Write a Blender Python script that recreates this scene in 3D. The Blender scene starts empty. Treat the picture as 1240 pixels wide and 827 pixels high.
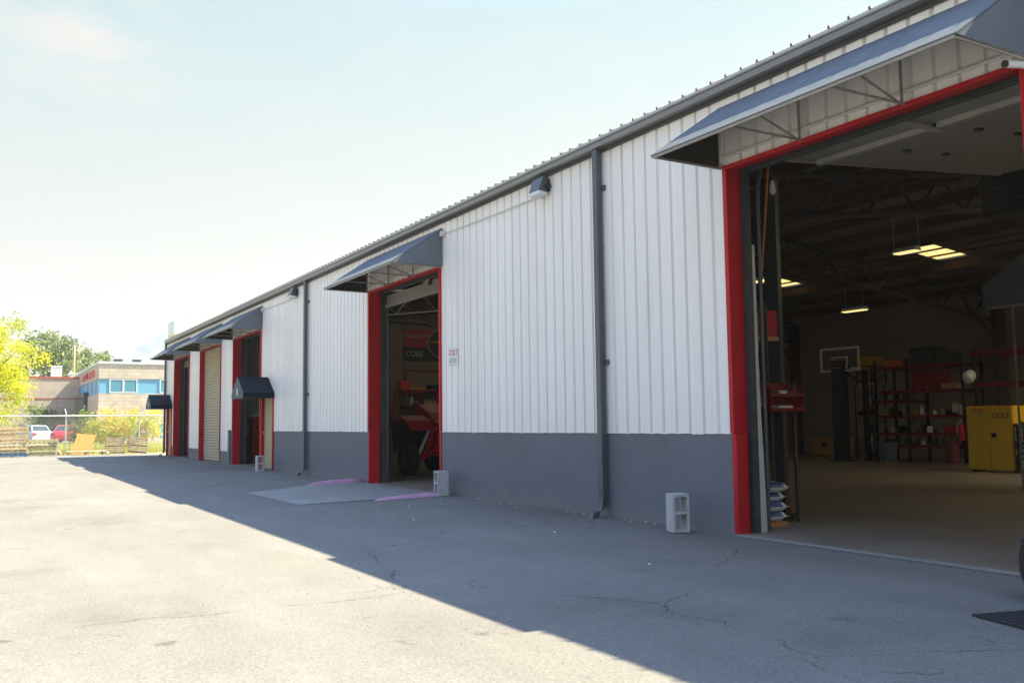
import bpy, bmesh, math, random
from mathutils import Vector, Matrix
R = math.radians
rnd = random.Random(7)
SC = bpy.context.scene
COL = SC.collection

# ------------------------------------------------------------------ camera
H = 1.1655
YAW, PITCH, ROLL = .5168, .0862, -.0121
cam = bpy.data.cameras.new('camera')
cam.sensor_width = 36.0
cam.lens = 1138.7 / 1240 * 36
cam.clip_start = .05
cam.clip_end = 9000
co = bpy.data.objects.new('camera', cam)
COL.objects.link(co)
f0 = Vector((math.sin(YAW), math.cos(YAW), 0))
r0 = Vector((math.cos(YAW), -math.sin(YAW), 0))
u0 = Vector((0, 0, 1))
fw = f0 * math.cos(PITCH) + u0 * math.sin(PITCH)
up = u0 * math.cos(PITCH) - f0 * math.sin(PITCH)
rt = r0 * math.cos(ROLL) + up * math.sin(ROLL)
up = up * math.cos(ROLL) - r0 * math.sin(ROLL)
m = Matrix.Identity(4)
for i in range(3):
    m[i][0], m[i][1], m[i][2] = rt[i], up[i], -fw[i]
m[0][3], m[1][3], m[2][3] = 0, 0, H
co.matrix_world = m
SC.camera = co

# ------------------------------------------------------------------ world, sun, exposure
SUN = Vector((.823, -.174, 1.0)).normalized()
elev = math.asin(SUN.z)
W = bpy.data.worlds.new('World')
SC.world = W
W.use_nodes = True
nt = W.node_tree
for n in list(nt.nodes):
    nt.nodes.remove(n)
def wn(t, **k):
    n = nt.nodes.new(t)
    for a, b in k.items():
        setattr(n, a, b)
    return n
sky = wn('ShaderNodeTexSky', sky_type='NISHITA', sun_disc=False)
sky.sun_elevation = elev
sky.sun_rotation = math.atan2(SUN.x, SUN.y)
sky.altitude = 1300
sky.air_density = 1.0
sky.dust_density = .6
sky.ozone_density = 2.0
tc = wn('ShaderNodeTexCoord')
sep = wn('ShaderNodeSeparateXYZ')
nt.links.new(tc.outputs['Generated'], sep.inputs[0])
ramp = wn('ShaderNodeValToRGB')           # thin white haze and cirrus low in the sky, clear blue overhead
ramp.color_ramp.elements[0].position = .16
ramp.color_ramp.elements[0].color = (1, 1, 1, 1)
ramp.color_ramp.elements[1].position = .66
ramp.color_ramp.elements[1].color = (.0, .0, .0, 1)
e = ramp.color_ramp.elements.new(.41); e.color = (1, 1, 1, 1)
e = ramp.color_ramp.elements.new(.50); e.color = (.62, .62, .62, 1)
hcol = wn('ShaderNodeValToRGB')           # the haze itself: white at the horizon, faintly cyan higher up
SKYS = .085
hcol.color_ramp.elements[0].position = .16
hcol.color_ramp.elements[0].color = (.180, .176, .164, 1)
hcol.color_ramp.elements[1].position = .46
hcol.color_ramp.elements[1].color = (.108, .158, .173, 1)
nt.links.new(sep.outputs[2], hcol.inputs[0])
hs = wn('ShaderNodeVectorMath', operation='SCALE')
hs.inputs['Scale'].default_value = 1 / SKYS
nt.links.new(hcol.outputs[0], hs.inputs[0])
nt.links.new(sep.outputs[2], ramp.inputs[0])
cmap = wn('ShaderNodeMapping')
cmap.inputs['Scale'].default_value = (1.2, 2.6, 4.0)
nt.links.new(tc.outputs['Generated'], cmap.inputs[0])
cn = wn('ShaderNodeTexNoise')
cn.inputs['Scale'].default_value = 5.0
cn.inputs['Detail'].default_value = 7
cn.inputs['Roughness'].default_value = .6
nt.links.new(cmap.outputs[0], cn.inputs[0])
cr = wn('ShaderNodeMapRange')
cr.inputs['From Min'].default_value = .40
cr.inputs['From Max'].default_value = .60
cr.inputs['To Max'].default_value = .85
nt.links.new(cn.outputs[0], cr.inputs[0])
mul = wn('ShaderNodeVectorMath', operation='SCALE')
mul.inputs['Scale'].default_value = 2.1
nt.links.new(sky.outputs[0], mul.inputs[0])
mix = wn('ShaderNodeMix', data_type='RGBA')
nt.links.new(hs.outputs[0], mix.inputs['B'])
nt.links.new(ramp.outputs[0], mix.inputs['Factor'])
nt.links.new(mul.outputs[0], mix.inputs['A'])
bg = wn('ShaderNodeBackground')
bg.inputs['Strength'].default_value = SKYS
cd_ = fw + rt * ((105 - 620) / 1138.7) + up * ((413.5 - 22) / 1138.7)   # a wisp of cloud high on the left
cdir = wn('ShaderNodeVectorMath', operation='DISTANCE')
nrm = wn('ShaderNodeVectorMath', operation='NORMALIZE')
nt.links.new(tc.outputs['Generated'], nrm.inputs[0])
nt.links.new(nrm.outputs[0], cdir.inputs[0])
cdir.inputs[1].default_value = cd_.normalized()
cm = wn('ShaderNodeMapRange')
cm.inputs['From Min'].default_value = .02
cm.inputs['From Max'].default_value = .11
cm.inputs['To Min'].default_value = 1.0
cm.inputs['To Max'].default_value = .12
nt.links.new(cdir.outputs['Value'], cm.inputs[0])
cf = wn('ShaderNodeMath', operation='MULTIPLY')
nt.links.new(cr.outputs[0], cf.inputs[0]); nt.links.new(cm.outputs[0], cf.inputs[1])
mix2 = wn('ShaderNodeMix', data_type='RGBA')
mix2.inputs['B'].default_value = (.195 / SKYS, .182 / SKYS, .172 / SKYS, 1)
nt.links.new(cf.outputs[0], mix2.inputs['Factor'])
nt.links.new(mix.outputs['Result'], mix2.inputs['A'])
nt.links.new(mix2.outputs['Result'], bg.inputs[0])
wo = wn('ShaderNodeOutputWorld')
nt.links.new(bg.outputs[0], wo.inputs[0])

sl = bpy.data.lights.new('sun', 'SUN')
sl.energy = 5.0
sl.angle = R(.5)
sl.color = (1.0, .90, .65)
so = bpy.data.objects.new('sun', sl)
so.rotation_euler = SUN.to_track_quat('Z', 'Y').to_euler()
so.location = (30, -10, 40)
COL.objects.link(so)

SC.view_settings.view_transform = 'Standard'
SC.view_settings.look = 'None'
SC.view_settings.gamma = 1
SC.view_settings.use_curve_mapping = False
SC.view_settings.exposure = 2.12
SC.render.engine = 'CYCLES'
SC.cycles.max_bounces = 10
SC.cycles.diffuse_bounces = 6
SC.cycles.glossy_bounces = 4
SC.cycles.transparent_max_bounces = 12
SC.cycles.sample_clamp_indirect = 6
SC.cycles.use_denoising = True

# ------------------------------------------------------------------ materials
def mat(name, col, rough=.6, var=.12, scale=3.0, metal=0.0, bump=0.0, bscale=60.0, stretch=None, col2=None,
        spec=.5, trans=0.0, emit=None, fine=0.0):
    m = bpy.data.materials.new(name)
    m.use_nodes = True
    t = m.node_tree
    p = t.nodes['Principled BSDF']
    p.inputs['Roughness'].default_value = rough
    p.inputs['Metallic'].default_value = metal
    p.inputs['Specular IOR Level'].default_value = spec
    c = t.nodes.new('ShaderNodeTexCoord')
    mp = t.nodes.new('ShaderNodeMapping')
    if stretch:
        mp.inputs['Scale'].default_value = stretch
    t.links.new(c.outputs['Object'], mp.inputs[0])
    n = t.nodes.new('ShaderNodeTexNoise')
    n.inputs['Scale'].default_value = scale
    n.inputs['Detail'].default_value = 6
    n.inputs['Roughness'].default_value = .62
    t.links.new(mp.outputs[0], n.inputs[0])
    r = t.nodes.new('ShaderNodeValToRGB')
    a = [x * (1 - var) for x in col]
    b = [min(1, x * (1 + var)) for x in (col2 or col)]
    r.color_ramp.elements[0].position = .3
    r.color_ramp.elements[0].color = (*a, 1)
    r.color_ramp.elements[1].position = .7
    r.color_ramp.elements[1].color = (*b, 1)
    t.links.new(n.outputs[0], r.inputs[0])
    t.links.new(r.outputs[0], p.inputs['Base Color'])
    mr = t.nodes.new('ShaderNodeMapRange')
    mr.inputs['To Min'].default_value = max(0.02, rough - .1)
    mr.inputs['To Max'].default_value = min(1, rough + .1)
    t.links.new(n.outputs[0], mr.inputs[0])
    t.links.new(mr.outputs[0], p.inputs['Roughness'])
    if bump:
        n2 = t.nodes.new('ShaderNodeTexNoise')
        n2.inputs['Scale'].default_value = bscale
        n2.inputs['Detail'].default_value = 4
        t.links.new(c.outputs['Object'], n2.inputs[0])
        bp = t.nodes.new('ShaderNodeBump')
        bp.inputs['Strength'].default_value = bump
        bp.inputs['Distance'].default_value = .01
        t.links.new(n2.outputs[0], bp.inputs['Height'])
        t.links.new(bp.outputs[0], p.inputs['Normal'])
    if trans:
        tr = t.nodes.new('ShaderNodeBsdfTranslucent')
        t.links.new(r.outputs[0], tr.inputs[0])
        ms = t.nodes.new('ShaderNodeMixShader')
        ms.inputs[0].default_value = trans
        t.links.new(p.outputs[0], ms.inputs[1])
        t.links.new(tr.outputs[0], ms.inputs[2])
        t.links.new(ms.outputs[0], t.nodes['Material Output'].inputs[0])
    if emit:
        p.inputs['Emission Color'].default_value = (*emit[0], 1)
        p.inputs['Emission Strength'].default_value = emit[1]
    return m

def leaf_mat(name, cols, trans=.45):
    m = bpy.data.materials.new(name)
    m.use_nodes = True
    t = m.node_tree
    p = t.nodes['Principled BSDF']
    p.inputs['Roughness'].default_value = .55
    at = t.nodes.new('ShaderNodeAttribute')
    at.attribute_name = 'tint'
    r = t.nodes.new('ShaderNodeValToRGB')
    r.color_ramp.elements[0].color = (*cols[0], 1)
    r.color_ramp.elements[1].color = (*cols[-1], 1)
    for i, c in enumerate(cols[1:-1]):
        e = r.color_ramp.elements.new((i + 1) / (len(cols) - 1))
        e.color = (*c, 1)
    t.links.new(at.outputs['Fac'], r.inputs[0])
    t.links.new(r.outputs[0], p.inputs['Base Color'])
    tr = t.nodes.new('ShaderNodeBsdfTranslucent')
    t.links.new(r.outputs[0], tr.inputs[0])
    ms = t.nodes.new('ShaderNodeMixShader')
    ms.inputs[0].default_value = trans
    t.links.new(p.outputs[0], ms.inputs[1])
    t.links.new(tr.outputs[0], ms.inputs[2])
    t.links.new(ms.outputs[0], t.nodes['Material Output'].inputs[0])
    return m

def asphalt_mat():
    m = bpy.data.materials.new('asphalt')
    m.use_nodes = True
    t = m.node_tree
    p = t.nodes['Principled BSDF']
    p.inputs['Roughness'].default_value = .9
    p.inputs['Specular IOR Level'].default_value = .25
    L = t.links.new
    def N(ty, **k):
        n = t.nodes.new(ty)
        for a, b in k.items():
            setattr(n, a, b)
        return n
    c = N('ShaderNodeTexCoord')
    def noise(scale, det=5, rough=.6, src=None):
        n = N('ShaderNodeTexNoise')
        n.inputs['Scale'].default_value = scale
        n.inputs['Detail'].default_value = det
        n.inputs['Roughness'].default_value = rough
        L(src or c.outputs['Object'], n.inputs[0])
        return n
    def rng(src, a, b, lo, hi):
        n = N('ShaderNodeMapRange')
        n.inputs['From Min'].default_value = a
        n.inputs['From Max'].default_value = b
        n.inputs['To Min'].default_value = lo
        n.inputs['To Max'].default_value = hi
        L(src, n.inputs[0])
        return n.outputs[0]
    def mulc(col, fac):
        n = N('ShaderNodeVectorMath', operation='SCALE')
        L(col, n.inputs[0]); L(fac, n.inputs['Scale'])
        return n.outputs[0]
    big = noise(.35, 6)
    base = N('ShaderNodeValToRGB')
    base.color_ramp.elements[0].position = .32
    base.color_ramp.elements[0].color = (.148, .139, .126, 1)
    base.color_ramp.elements[1].position = .68
    base.color_ramp.elements[1].color = (.178, .170, .156, 1)
    L(big.outputs[0], base.inputs[0])
    # streaks parallel to the traffic, and blotches
    mp = N('ShaderNodeMapping')
    mp.inputs['Scale'].default_value = (1.0, .22, 1)
    mp.inputs['Rotation'].default_value = (0, 0, .5)
    L(c.outputs['Object'], mp.inputs[0])
    st = noise(1.7, 7, .65, mp.outputs[0])
    col = mulc(base.outputs[0], rng(st.outputs[0], .3, .7, .90, 1.08))
    bl = noise(.9, 5, .55)
    col = mulc(col, rng(bl.outputs[0], .58, .72, 1.0, .84))
    # aggregate
    ag = noise(55, 3, .7)
    col = mulc(col, rng(ag.outputs[0], .3, .7, .78, 1.2))
    vo = N('ShaderNodeTexVoronoi')
    vo.inputs['Scale'].default_value = 75
    L(c.outputs['Object'], vo.inputs[0])
    col = mulc(col, rng(vo.outputs['Color'], .0, 1.0, .84, 1.16))
    # dusty pale washes where water ran, and darker worn patches
    wmp = N('ShaderNodeMapping'); wmp.inputs['Scale'].default_value = (.9, .30, 1); wmp.inputs['Rotation'].default_value = (0, 0, -.25)
    L(c.outputs['Object'], wmp.inputs[0])
    wsh = noise(.75, 8, .68, wmp.outputs[0])
    col = mulc(col, rng(wsh.outputs[0], .58, .74, 1.0, 1.20))
    dk = noise(.22, 9, .7)
    col = mulc(col, rng(dk.outputs[0], .50, .62, 1.0, .88))
    # oil drips
    od = noise(2.6, 3, .5)
    oz = noise(.25, 2)
    oa = N('ShaderNodeMath', operation='MULTIPLY')
    L(rng(od.outputs[0], .66, .72, 0, 1), oa.inputs[0]); L(rng(oz.outputs[0], .46, .56, 0, 1), oa.inputs[1])
    col = mulc(col, rng(oa.outputs[0], 0, 1, 1.0, .6))
    # cracks
    def crack(scale, wid, mlo, mhi, mscale, dark, warp=.55):
        w = noise(1.3 * scale / .3, 4)
        wa = N('ShaderNodeVectorMath', operation='SUBTRACT')
        L(w.outputs['Color'], wa.inputs[0]); wa.inputs[1].default_value = (.5, .5, .5)
        ws = N('ShaderNodeVectorMath', operation='SCALE')
        L(wa.outputs[0], ws.inputs[0]); ws.inputs['Scale'].default_value = warp / scale * .35
        ad = N('ShaderNodeVectorMath', operation='ADD')
        L(c.outputs['Object'], ad.inputs[0]); L(ws.outputs[0], ad.inputs[1])
        v = N('ShaderNodeTexVoronoi', feature='DISTANCE_TO_EDGE')
        v.inputs['Scale'].default_value = scale
        L(ad.outputs[0], v.inputs[0])
        k = rng(v.outputs['Distance'], wid * .35, wid, 1, 0)
        mk = noise(mscale, 3)
        mm = N('ShaderNodeMath', operation='MULTIPLY')
        L(k, mm.inputs[0]); L(rng(mk.outputs[0], mlo, mhi, 0, 1), mm.inputs[1])
        return mm.outputs[0]
    k1 = crack(.28, .0030, .48, .56, .9, .5)
    k2 = crack(1.1, .008, .57, .65, .5, .5, .8)
    kk = N('ShaderNodeMath', operation='MAXIMUM')
    L(k1, kk.inputs[0]); L(k2, kk.inputs[1])
    col = mulc(col, rng(kk.outputs[0], 0, 1, 1.0, .50))
    L(col, p.inputs['Base Color'])
    bp = N('ShaderNodeBump')
    bp.inputs['Strength'].default_value = .5
    bp.inputs['Distance'].default_value = .006
    hs = N('ShaderNodeMath', operation='SUBTRACT')
    L(ag.outputs[0], hs.inputs[0]); L(kk.outputs[0], hs.inputs[1])
    L(hs.outputs[0], bp.inputs['Height'])
    L(bp.outputs[0], p.inputs['Normal'])
    return m

def brick_mat(name, c1, c2, mortar, sx, sy, axis='x'):
    m = bpy.data.materials.new(name)
    m.use_nodes = True
    t = m.node_tree
    p = t.nodes['Principled BSDF']
    p.inputs['Roughness'].default_value = .85
    c = t.nodes.new('ShaderNodeTexCoord')
    s = t.nodes.new('ShaderNodeSeparateXYZ')
    t.links.new(c.outputs['Object'], s.inputs[0])
    ad = t.nodes.new('ShaderNodeMath')
    t.links.new(s.outputs[0], ad.inputs[0]); t.links.new(s.outputs[1], ad.inputs[1])
    k = t.nodes.new('ShaderNodeCombineXYZ')
    t.links.new(ad.outputs[0], k.inputs[0]); t.links.new(s.outputs[2], k.inputs[1])
    b = t.nodes.new('ShaderNodeTexBrick')
    b.inputs['Color1'].default_value = (*c1, 1)
    b.inputs['Color2'].default_value = (*c2, 1)
    b.inputs['Mortar'].default_value = (*mortar, 1)
    b.inputs['Scale'].default_value = 1
    b.inputs['Brick Width'].default_value = sx
    b.inputs['Row Height'].default_value = sy
    b.inputs['Mortar Size'].default_value = .02
    t.links.new(k.outputs[0], b.inputs[0])
    n = t.nodes.new('ShaderNodeTexNoise'); n.inputs['Scale'].default_value = 1.5; n.inputs['Detail'].default_value = 5
    t.links.new(c.outputs['Object'], n.inputs[0])
    mr = t.nodes.new('ShaderNodeMapRange'); mr.inputs['To Min'].default_value = .7; mr.inputs['To Max'].default_value = 1.3
    t.links.new(n.outputs[0], mr.inputs[0])
    sc = t.nodes.new('ShaderNodeVectorMath'); sc.operation = 'SCALE'
    t.links.new(b.outputs[0], sc.inputs[0]); t.links.new(mr.outputs[0], sc.inputs['Scale'])
    t.links.new(sc.outputs[0], p.inputs['Base Color'])
    return m

M = {}
M['asphalt'] = asphalt_mat()
M['siding'] = mat('white_siding', (.80, .785, .78), .42, .035, 1.2, stretch=(1, 2.5, .18))
def weather(m, run, cell=0.0, zdirt=0.0, z0=0.0):
    t = m.node_tree; L = t.links.new
    p = t.nodes['Principled BSDF']
    src = p.inputs['Base Color'].links[0].from_socket
    c = t.nodes.new('ShaderNodeTexCoord'); sp = t.nodes.new('ShaderNodeSeparateXYZ'); L(c.outputs['Object'], sp.inputs[0])
    def scale(col, fac):
        n = t.nodes.new('ShaderNodeVectorMath'); n.operation = 'SCALE'; L(col, n.inputs[0]); L(fac, n.inputs['Scale']); return n.outputs[0]
    def rng(v, a, b, lo, hi):
        n = t.nodes.new('ShaderNodeMapRange')
        for k_, q_ in (('From Min', a), ('From Max', b), ('To Min', lo), ('To Max', hi)): n.inputs[k_].default_value = q_
        L(v, n.inputs[0]); return n.outputs[0]
    if cell:
        d = t.nodes.new('ShaderNodeMath'); d.operation = 'DIVIDE'; L(sp.outputs[1], d.inputs[0]); d.inputs[1].default_value = cell
        fl = t.nodes.new('ShaderNodeMath'); fl.operation = 'FLOOR'; L(d.outputs[0], fl.inputs[0])
        w = t.nodes.new('ShaderNodeTexWhiteNoise'); w.noise_dimensions = '1D'; L(fl.outputs[0], w.inputs['W'])
        src = scale(src, rng(w.outputs[0], 0, 1, .955, 1.03))
    mp = t.nodes.new('ShaderNodeMapping'); mp.inputs['Scale'].default_value = (1, 9, .35); L(c.outputs['Object'], mp.inputs[0])
    n = t.nodes.new('ShaderNodeTexNoise'); n.inputs['Scale'].default_value = 1.6; n.inputs['Detail'].default_value = 8; n.inputs['Roughness'].default_value = .7
    L(mp.outputs[0], n.inputs[0])
    src = scale(src, rng(n.outputs[0], .52, .78, 1.0, 1 - run))
    if zdirt:
        n2 = t.nodes.new('ShaderNodeTexNoise'); n2.inputs['Scale'].default_value = 3.5; n2.inputs['Detail'].default_value = 8; n2.inputs['Roughness'].default_value = .72
        L(c.outputs['Object'], n2.inputs[0])
        h = t.nodes.new('ShaderNodeMath'); h.operation = 'SUBTRACT'; L(sp.outputs[2], h.inputs[0])
        q = rng(n2.outputs[0], .2, .8, -.12, .34); L(q, h.inputs[1])
        f = rng(h.outputs[0], z0 - .06, z0 + .10, zdirt, 0)
        mxn = t.nodes.new('ShaderNodeMix'); mxn.data_type = 'RGBA'; L(f, mxn.inputs['Factor']); L(src, mxn.inputs['A'])
        mxn.inputs['B'].default_value = (.24, .215, .185, 1); src = mxn.outputs['Result']
    L(src, p.inputs['Base Color'])
weather(M['siding'], .13, .9144)
M['stem'] = mat('grey_painted_concrete', (.128, .138, .168), .7, .10, 1.6, bump=.25, bscale=25)
weather(M['stem'], .16, 0, .32, .0)
M['red'] = mat('red_paint', (.42, .007, .018), .48, .14, 2.0, spec=.3)
weather(M['red'], .28)
M['redsteel'] = mat('red_steel', (.17, .006, .009), .5, .2, 3.0, spec=.3)
M['gutter'] = mat('grey_gutter_metal', (.20, .195, .20), .38, .08, 2.0, metal=.25)
M['downpipe'] = mat('dark_grey_metal', (.078, .088, .105), .4, .1, 2.0, metal=.2)
M['roofmetal'] = mat('galvalume_roof', (.45, .45, .44), .45, .1, 1.5, metal=.5)
M['vinyl'] = mat('navy_vinyl', (.145, .162, .182), .65, .08, 4.0, bump=.05, bscale=220)
M['vinyl'].node_tree.nodes['Principled BSDF'].inputs['Specular IOR Level'].default_value = .0
M['darkvinyl'] = mat('black_navy_vinyl', (.010, .014, .021), .6, .16, 4.0, spec=.15)
M['underside_shade'] = mat('awning_underside_shade', (.045, .040, .036), .8, .12, 4.0, spec=.1)  # dark tone puts the shade under the awnings into the colour
M['tube'] = mat('weathered_steel_tube', (.33, .32, .30), .5, .12, 5.0, metal=.3)
M['conduit'] = mat('white_conduit', (.62, .62, .60), .45, .08, 4.0)
M['track'] = mat('dark_track_steel', (.055, .06, .068), .45, .2, 4.0, metal=.4)
M['cream'] = mat('cream_steel', (.42, .42, .38), .55, .1, 4.0)
M['slat'] = mat('beige_roll_door', (.40, .36, .28), .5, .08, 2.0)
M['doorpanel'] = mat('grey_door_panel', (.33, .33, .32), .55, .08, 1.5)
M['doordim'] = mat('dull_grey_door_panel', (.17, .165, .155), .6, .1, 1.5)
M['tan'] = mat('tan_door_paint', (.36, .31, .20), .5, .06, 2.0)
M['concrete'] = mat('concrete_slab', (.225, .217, .205), .8, .14, 1.3, bump=.2, bscale=40)
M['shopfloor'] = mat('workshop_concrete', (.22, .19, .158), .42, .22, .9)
M['pink'] = mat('pink_painted_edge', (.50, .26, .40), .7, .2, 7.0)
M['block'] = mat('cinder_block', (.42, .43, .44), .92, .14, 9.0, bump=.6, bscale=90)
M['ceil'] = mat('ceiling_liner', (.17, .13, .095), .9, .15, 1.0)
M['purlin'] = mat('red_oxide_purlin', (.09, .045, .032), .7, .2, 3.0)
M['darksteel'] = mat('dark_steel', (.035, .028, .026), .6, .2, 3.0)
M['innerwall'] = mat('interior_liner_wall', (.24, .19, .155), .85, .1, .8)
M['greywall'] = mat('grey_interior_wall', (.40, .40, .42), .85, .08, .8)
M['skylight'] = mat('yellowed_skylight_panel', (.26, .20, .085), .5, .06, 3.0, trans=.85)
M['skyadded'] = mat('added_skylight_panel', (.80, .72, .55), .5, .06, 3.0, trans=.9)  # for the out-of-view skylights added to brighten the interior
M['lamp'] = mat('lamp_tube', (.5, .45, .3), .4, .02, emit=((1, .80, .33), .27))
M['black'] = mat('black_plastic', (.012, .013, .015), .45, .2, 5.0)
M['rubber'] = mat('black_rubber', (.016, .016, .017), .75, .2, 8.0, bump=.2, bscale=80)
M['navysteel'] = mat('navy_lift_paint', (.008, .011, .018), .45, .15, 3.0)
M['white'] = mat('white_paint', (.72, .72, .70), .4, .05, 4.0)
M['signwhite'] = mat('sign_white', (.62, .70, .72), .35, .03, 4.0)
M['signred'] = mat('sign_red', (.60, .03, .03), .4, .05, 4.0)
M['signteal'] = mat('sign_grey_teal', (.22, .30, .30), .4, .1, 4.0)
M['yellow'] = mat('yellow_cabinet_paint', (.74, .47, .004), .4, .08, 2.5)
M['inkblack'] = mat('black_lettering', (.012, .012, .012), .5, .05)
M['inkwhite'] = mat('white_lettering', (.55, .52, .45), .5, .05)
M['orange'] = mat('orange_strap', (.55, .17, .02), .6, .15, 6.0)
M['amber'] = mat('amber_plastic', (.50, .26, .02), .5, .12, 6.0)
M['orangered'] = mat('orange_red_box', (.50, .085, .02), .5, .12, 6.0)
M['cardboard'] = mat('cardboard', (.36, .24, .12), .85, .14, 6.0)
M['plywood'] = mat('plywood', (.44, .22, .075), .75, .22, 3.0, stretch=(1, 1, 6))
M['osb'] = mat('orange_plywood_sheet', (.42, .22, .065), .8, .22, 3.5, stretch=(1, 1, 5))
M['pallet'] = mat('pallet_wood', (.42, .31, .17), .85, .3, 4.0, col2=(.52, .40, .22))
M['palletgrey'] = mat('weathered_pallet_wood', (.36, .31, .22), .88, .3, 4.0, col2=(.46, .41, .30))
M['palletgreen'] = mat('mossy_pallet_wood', (.33, .31, .16), .88, .3, 4.0, col2=(.42, .40, .22))
M['palletshade'] = mat('shaded_pallet_wood', (.13, .105, .07), .88, .3, 4.0)  # shaded side of the leaning pallets put into the wood colour
M['palletblue'] = mat('blue_pallet_paint', (.12, .24, .38), .8, .3, 4.0)
M['galv'] = mat('galvanised_steel', (.55, .56, .57), .45, .08, 4.0, metal=.35)
M['bluebag'] = mat('blue_printed_bag', (.03, .07, .22), .45, .2, 5.0, bump=.3, bscale=14)
M['whitebag'] = mat('white_bag_plastic', (.60, .64, .68), .45, .1, 5.0, bump=.3, bscale=14)
M['barrel'] = mat('blue_grey_bin', (.07, .09, .13), .5, .12, 4.0)
M['bannerred'] = mat('banner_red', (.36, .008, .02), .6, .1, 2.0)
M['bannerdark'] = mat('banner_charcoal', (.03, .034, .04), .6, .1, 2.0)
M['glass'] = mat('dark_window_glass', (.03, .05, .06), .08, .05, 1.0)
M['skyglass'] = mat('pale_blue_reflective_glass', (.10, .28, .36), .07, .06, .8)
M['bluepanel'] = mat('light_blue_panel', (.15, .38, .54), .45, .05, 1.0)
M['bluepanelmid'] = mat('mid_blue_panel', (.10, .30, .55), .4, .06, 1.0)
M['stone'] = brick_mat('split_face_stone', (.46, .40, .31), (.55, .48, .39), (.38, .33, .26), .62, .30)
M['brick'] = brick_mat('pale_brick', (.44, .36, .28), (.49, .40, .32), (.41, .35, .28), .4, .13)
M['redtrim'] = mat('red_brick_trim', (.36, .09, .06), .8, .1, 3.0)
M['capmetal'] = mat('pale_parapet_cap', (.55, .68, .74), .4, .05, 2.0)
M['tanwall'] = mat('cream_stucco', (.62, .56, .45), .85, .08, .6)
M['polewood'] = mat('pole_wood', (.40, .29, .17), .85, .15, 3.0, stretch=(4, 4, .4))
M['bark'] = mat('bark', (.15, .11, .08), .9, .25, 5.0, stretch=(3, 3, .6))
M['carred'] = mat('red_car_paint', (.50, .03, .06), .25, .05, 2.0)
M['carsilver'] = mat('silver_blue_car_paint', (.40, .46, .54), .28, .05, 2.0)
M['taillight'] = mat('red_lens', (.45, .01, .015), .25, .05)
M['hill'] = mat('hazed_mountain_slope', (.27, .30, .32), .95, .3, .02)  # pale bluish tone carries part of the distance haze
M['grass'] = mat('dry_grass', (.27, .29, .07), .9, .35, .7, col2=(.40, .37, .14))
M['soil'] = mat('dry_soil', (.30, .25, .17), .95, .25, 1.2)
M['rock'] = mat('brown_rock', (.22, .16, .13), .9, .3, 6.0, bump=.6, bscale=10)
M['grit'] = mat('loose_grit', (.26, .235, .20), .95, .4, 90.0)
M['pebble'] = mat('pale_stone_chip', (.55, .54, .50), .9, .15, 20.0)
M['leafyellow'] = leaf_mat('yellow_green_leaves', [(.24, .31, .010), (.46, .48, .016), (.66, .60, .03)], .5)
M['leafgreen'] = leaf_mat('grey_green_leaves', [(.10, .14, .05), (.19, .24, .085), (.28, .32, .13)], .35)
M['leaforange'] = leaf_mat('autumn_leaves', [(.28, .38, .06), (.46, .50, .06), (.64, .50, .07), (.62, .34, .08)], .5)
M['leafbush'] = leaf_mat('bush_leaves', [(.05, .09, .02), (.12, .18, .04), (.22, .27, .07)], .35)
M['blade'] = leaf_mat('grass_blades', [(.20, .26, .05), (.36, .37, .09), (.52, .46, .20)], .4)

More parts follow.
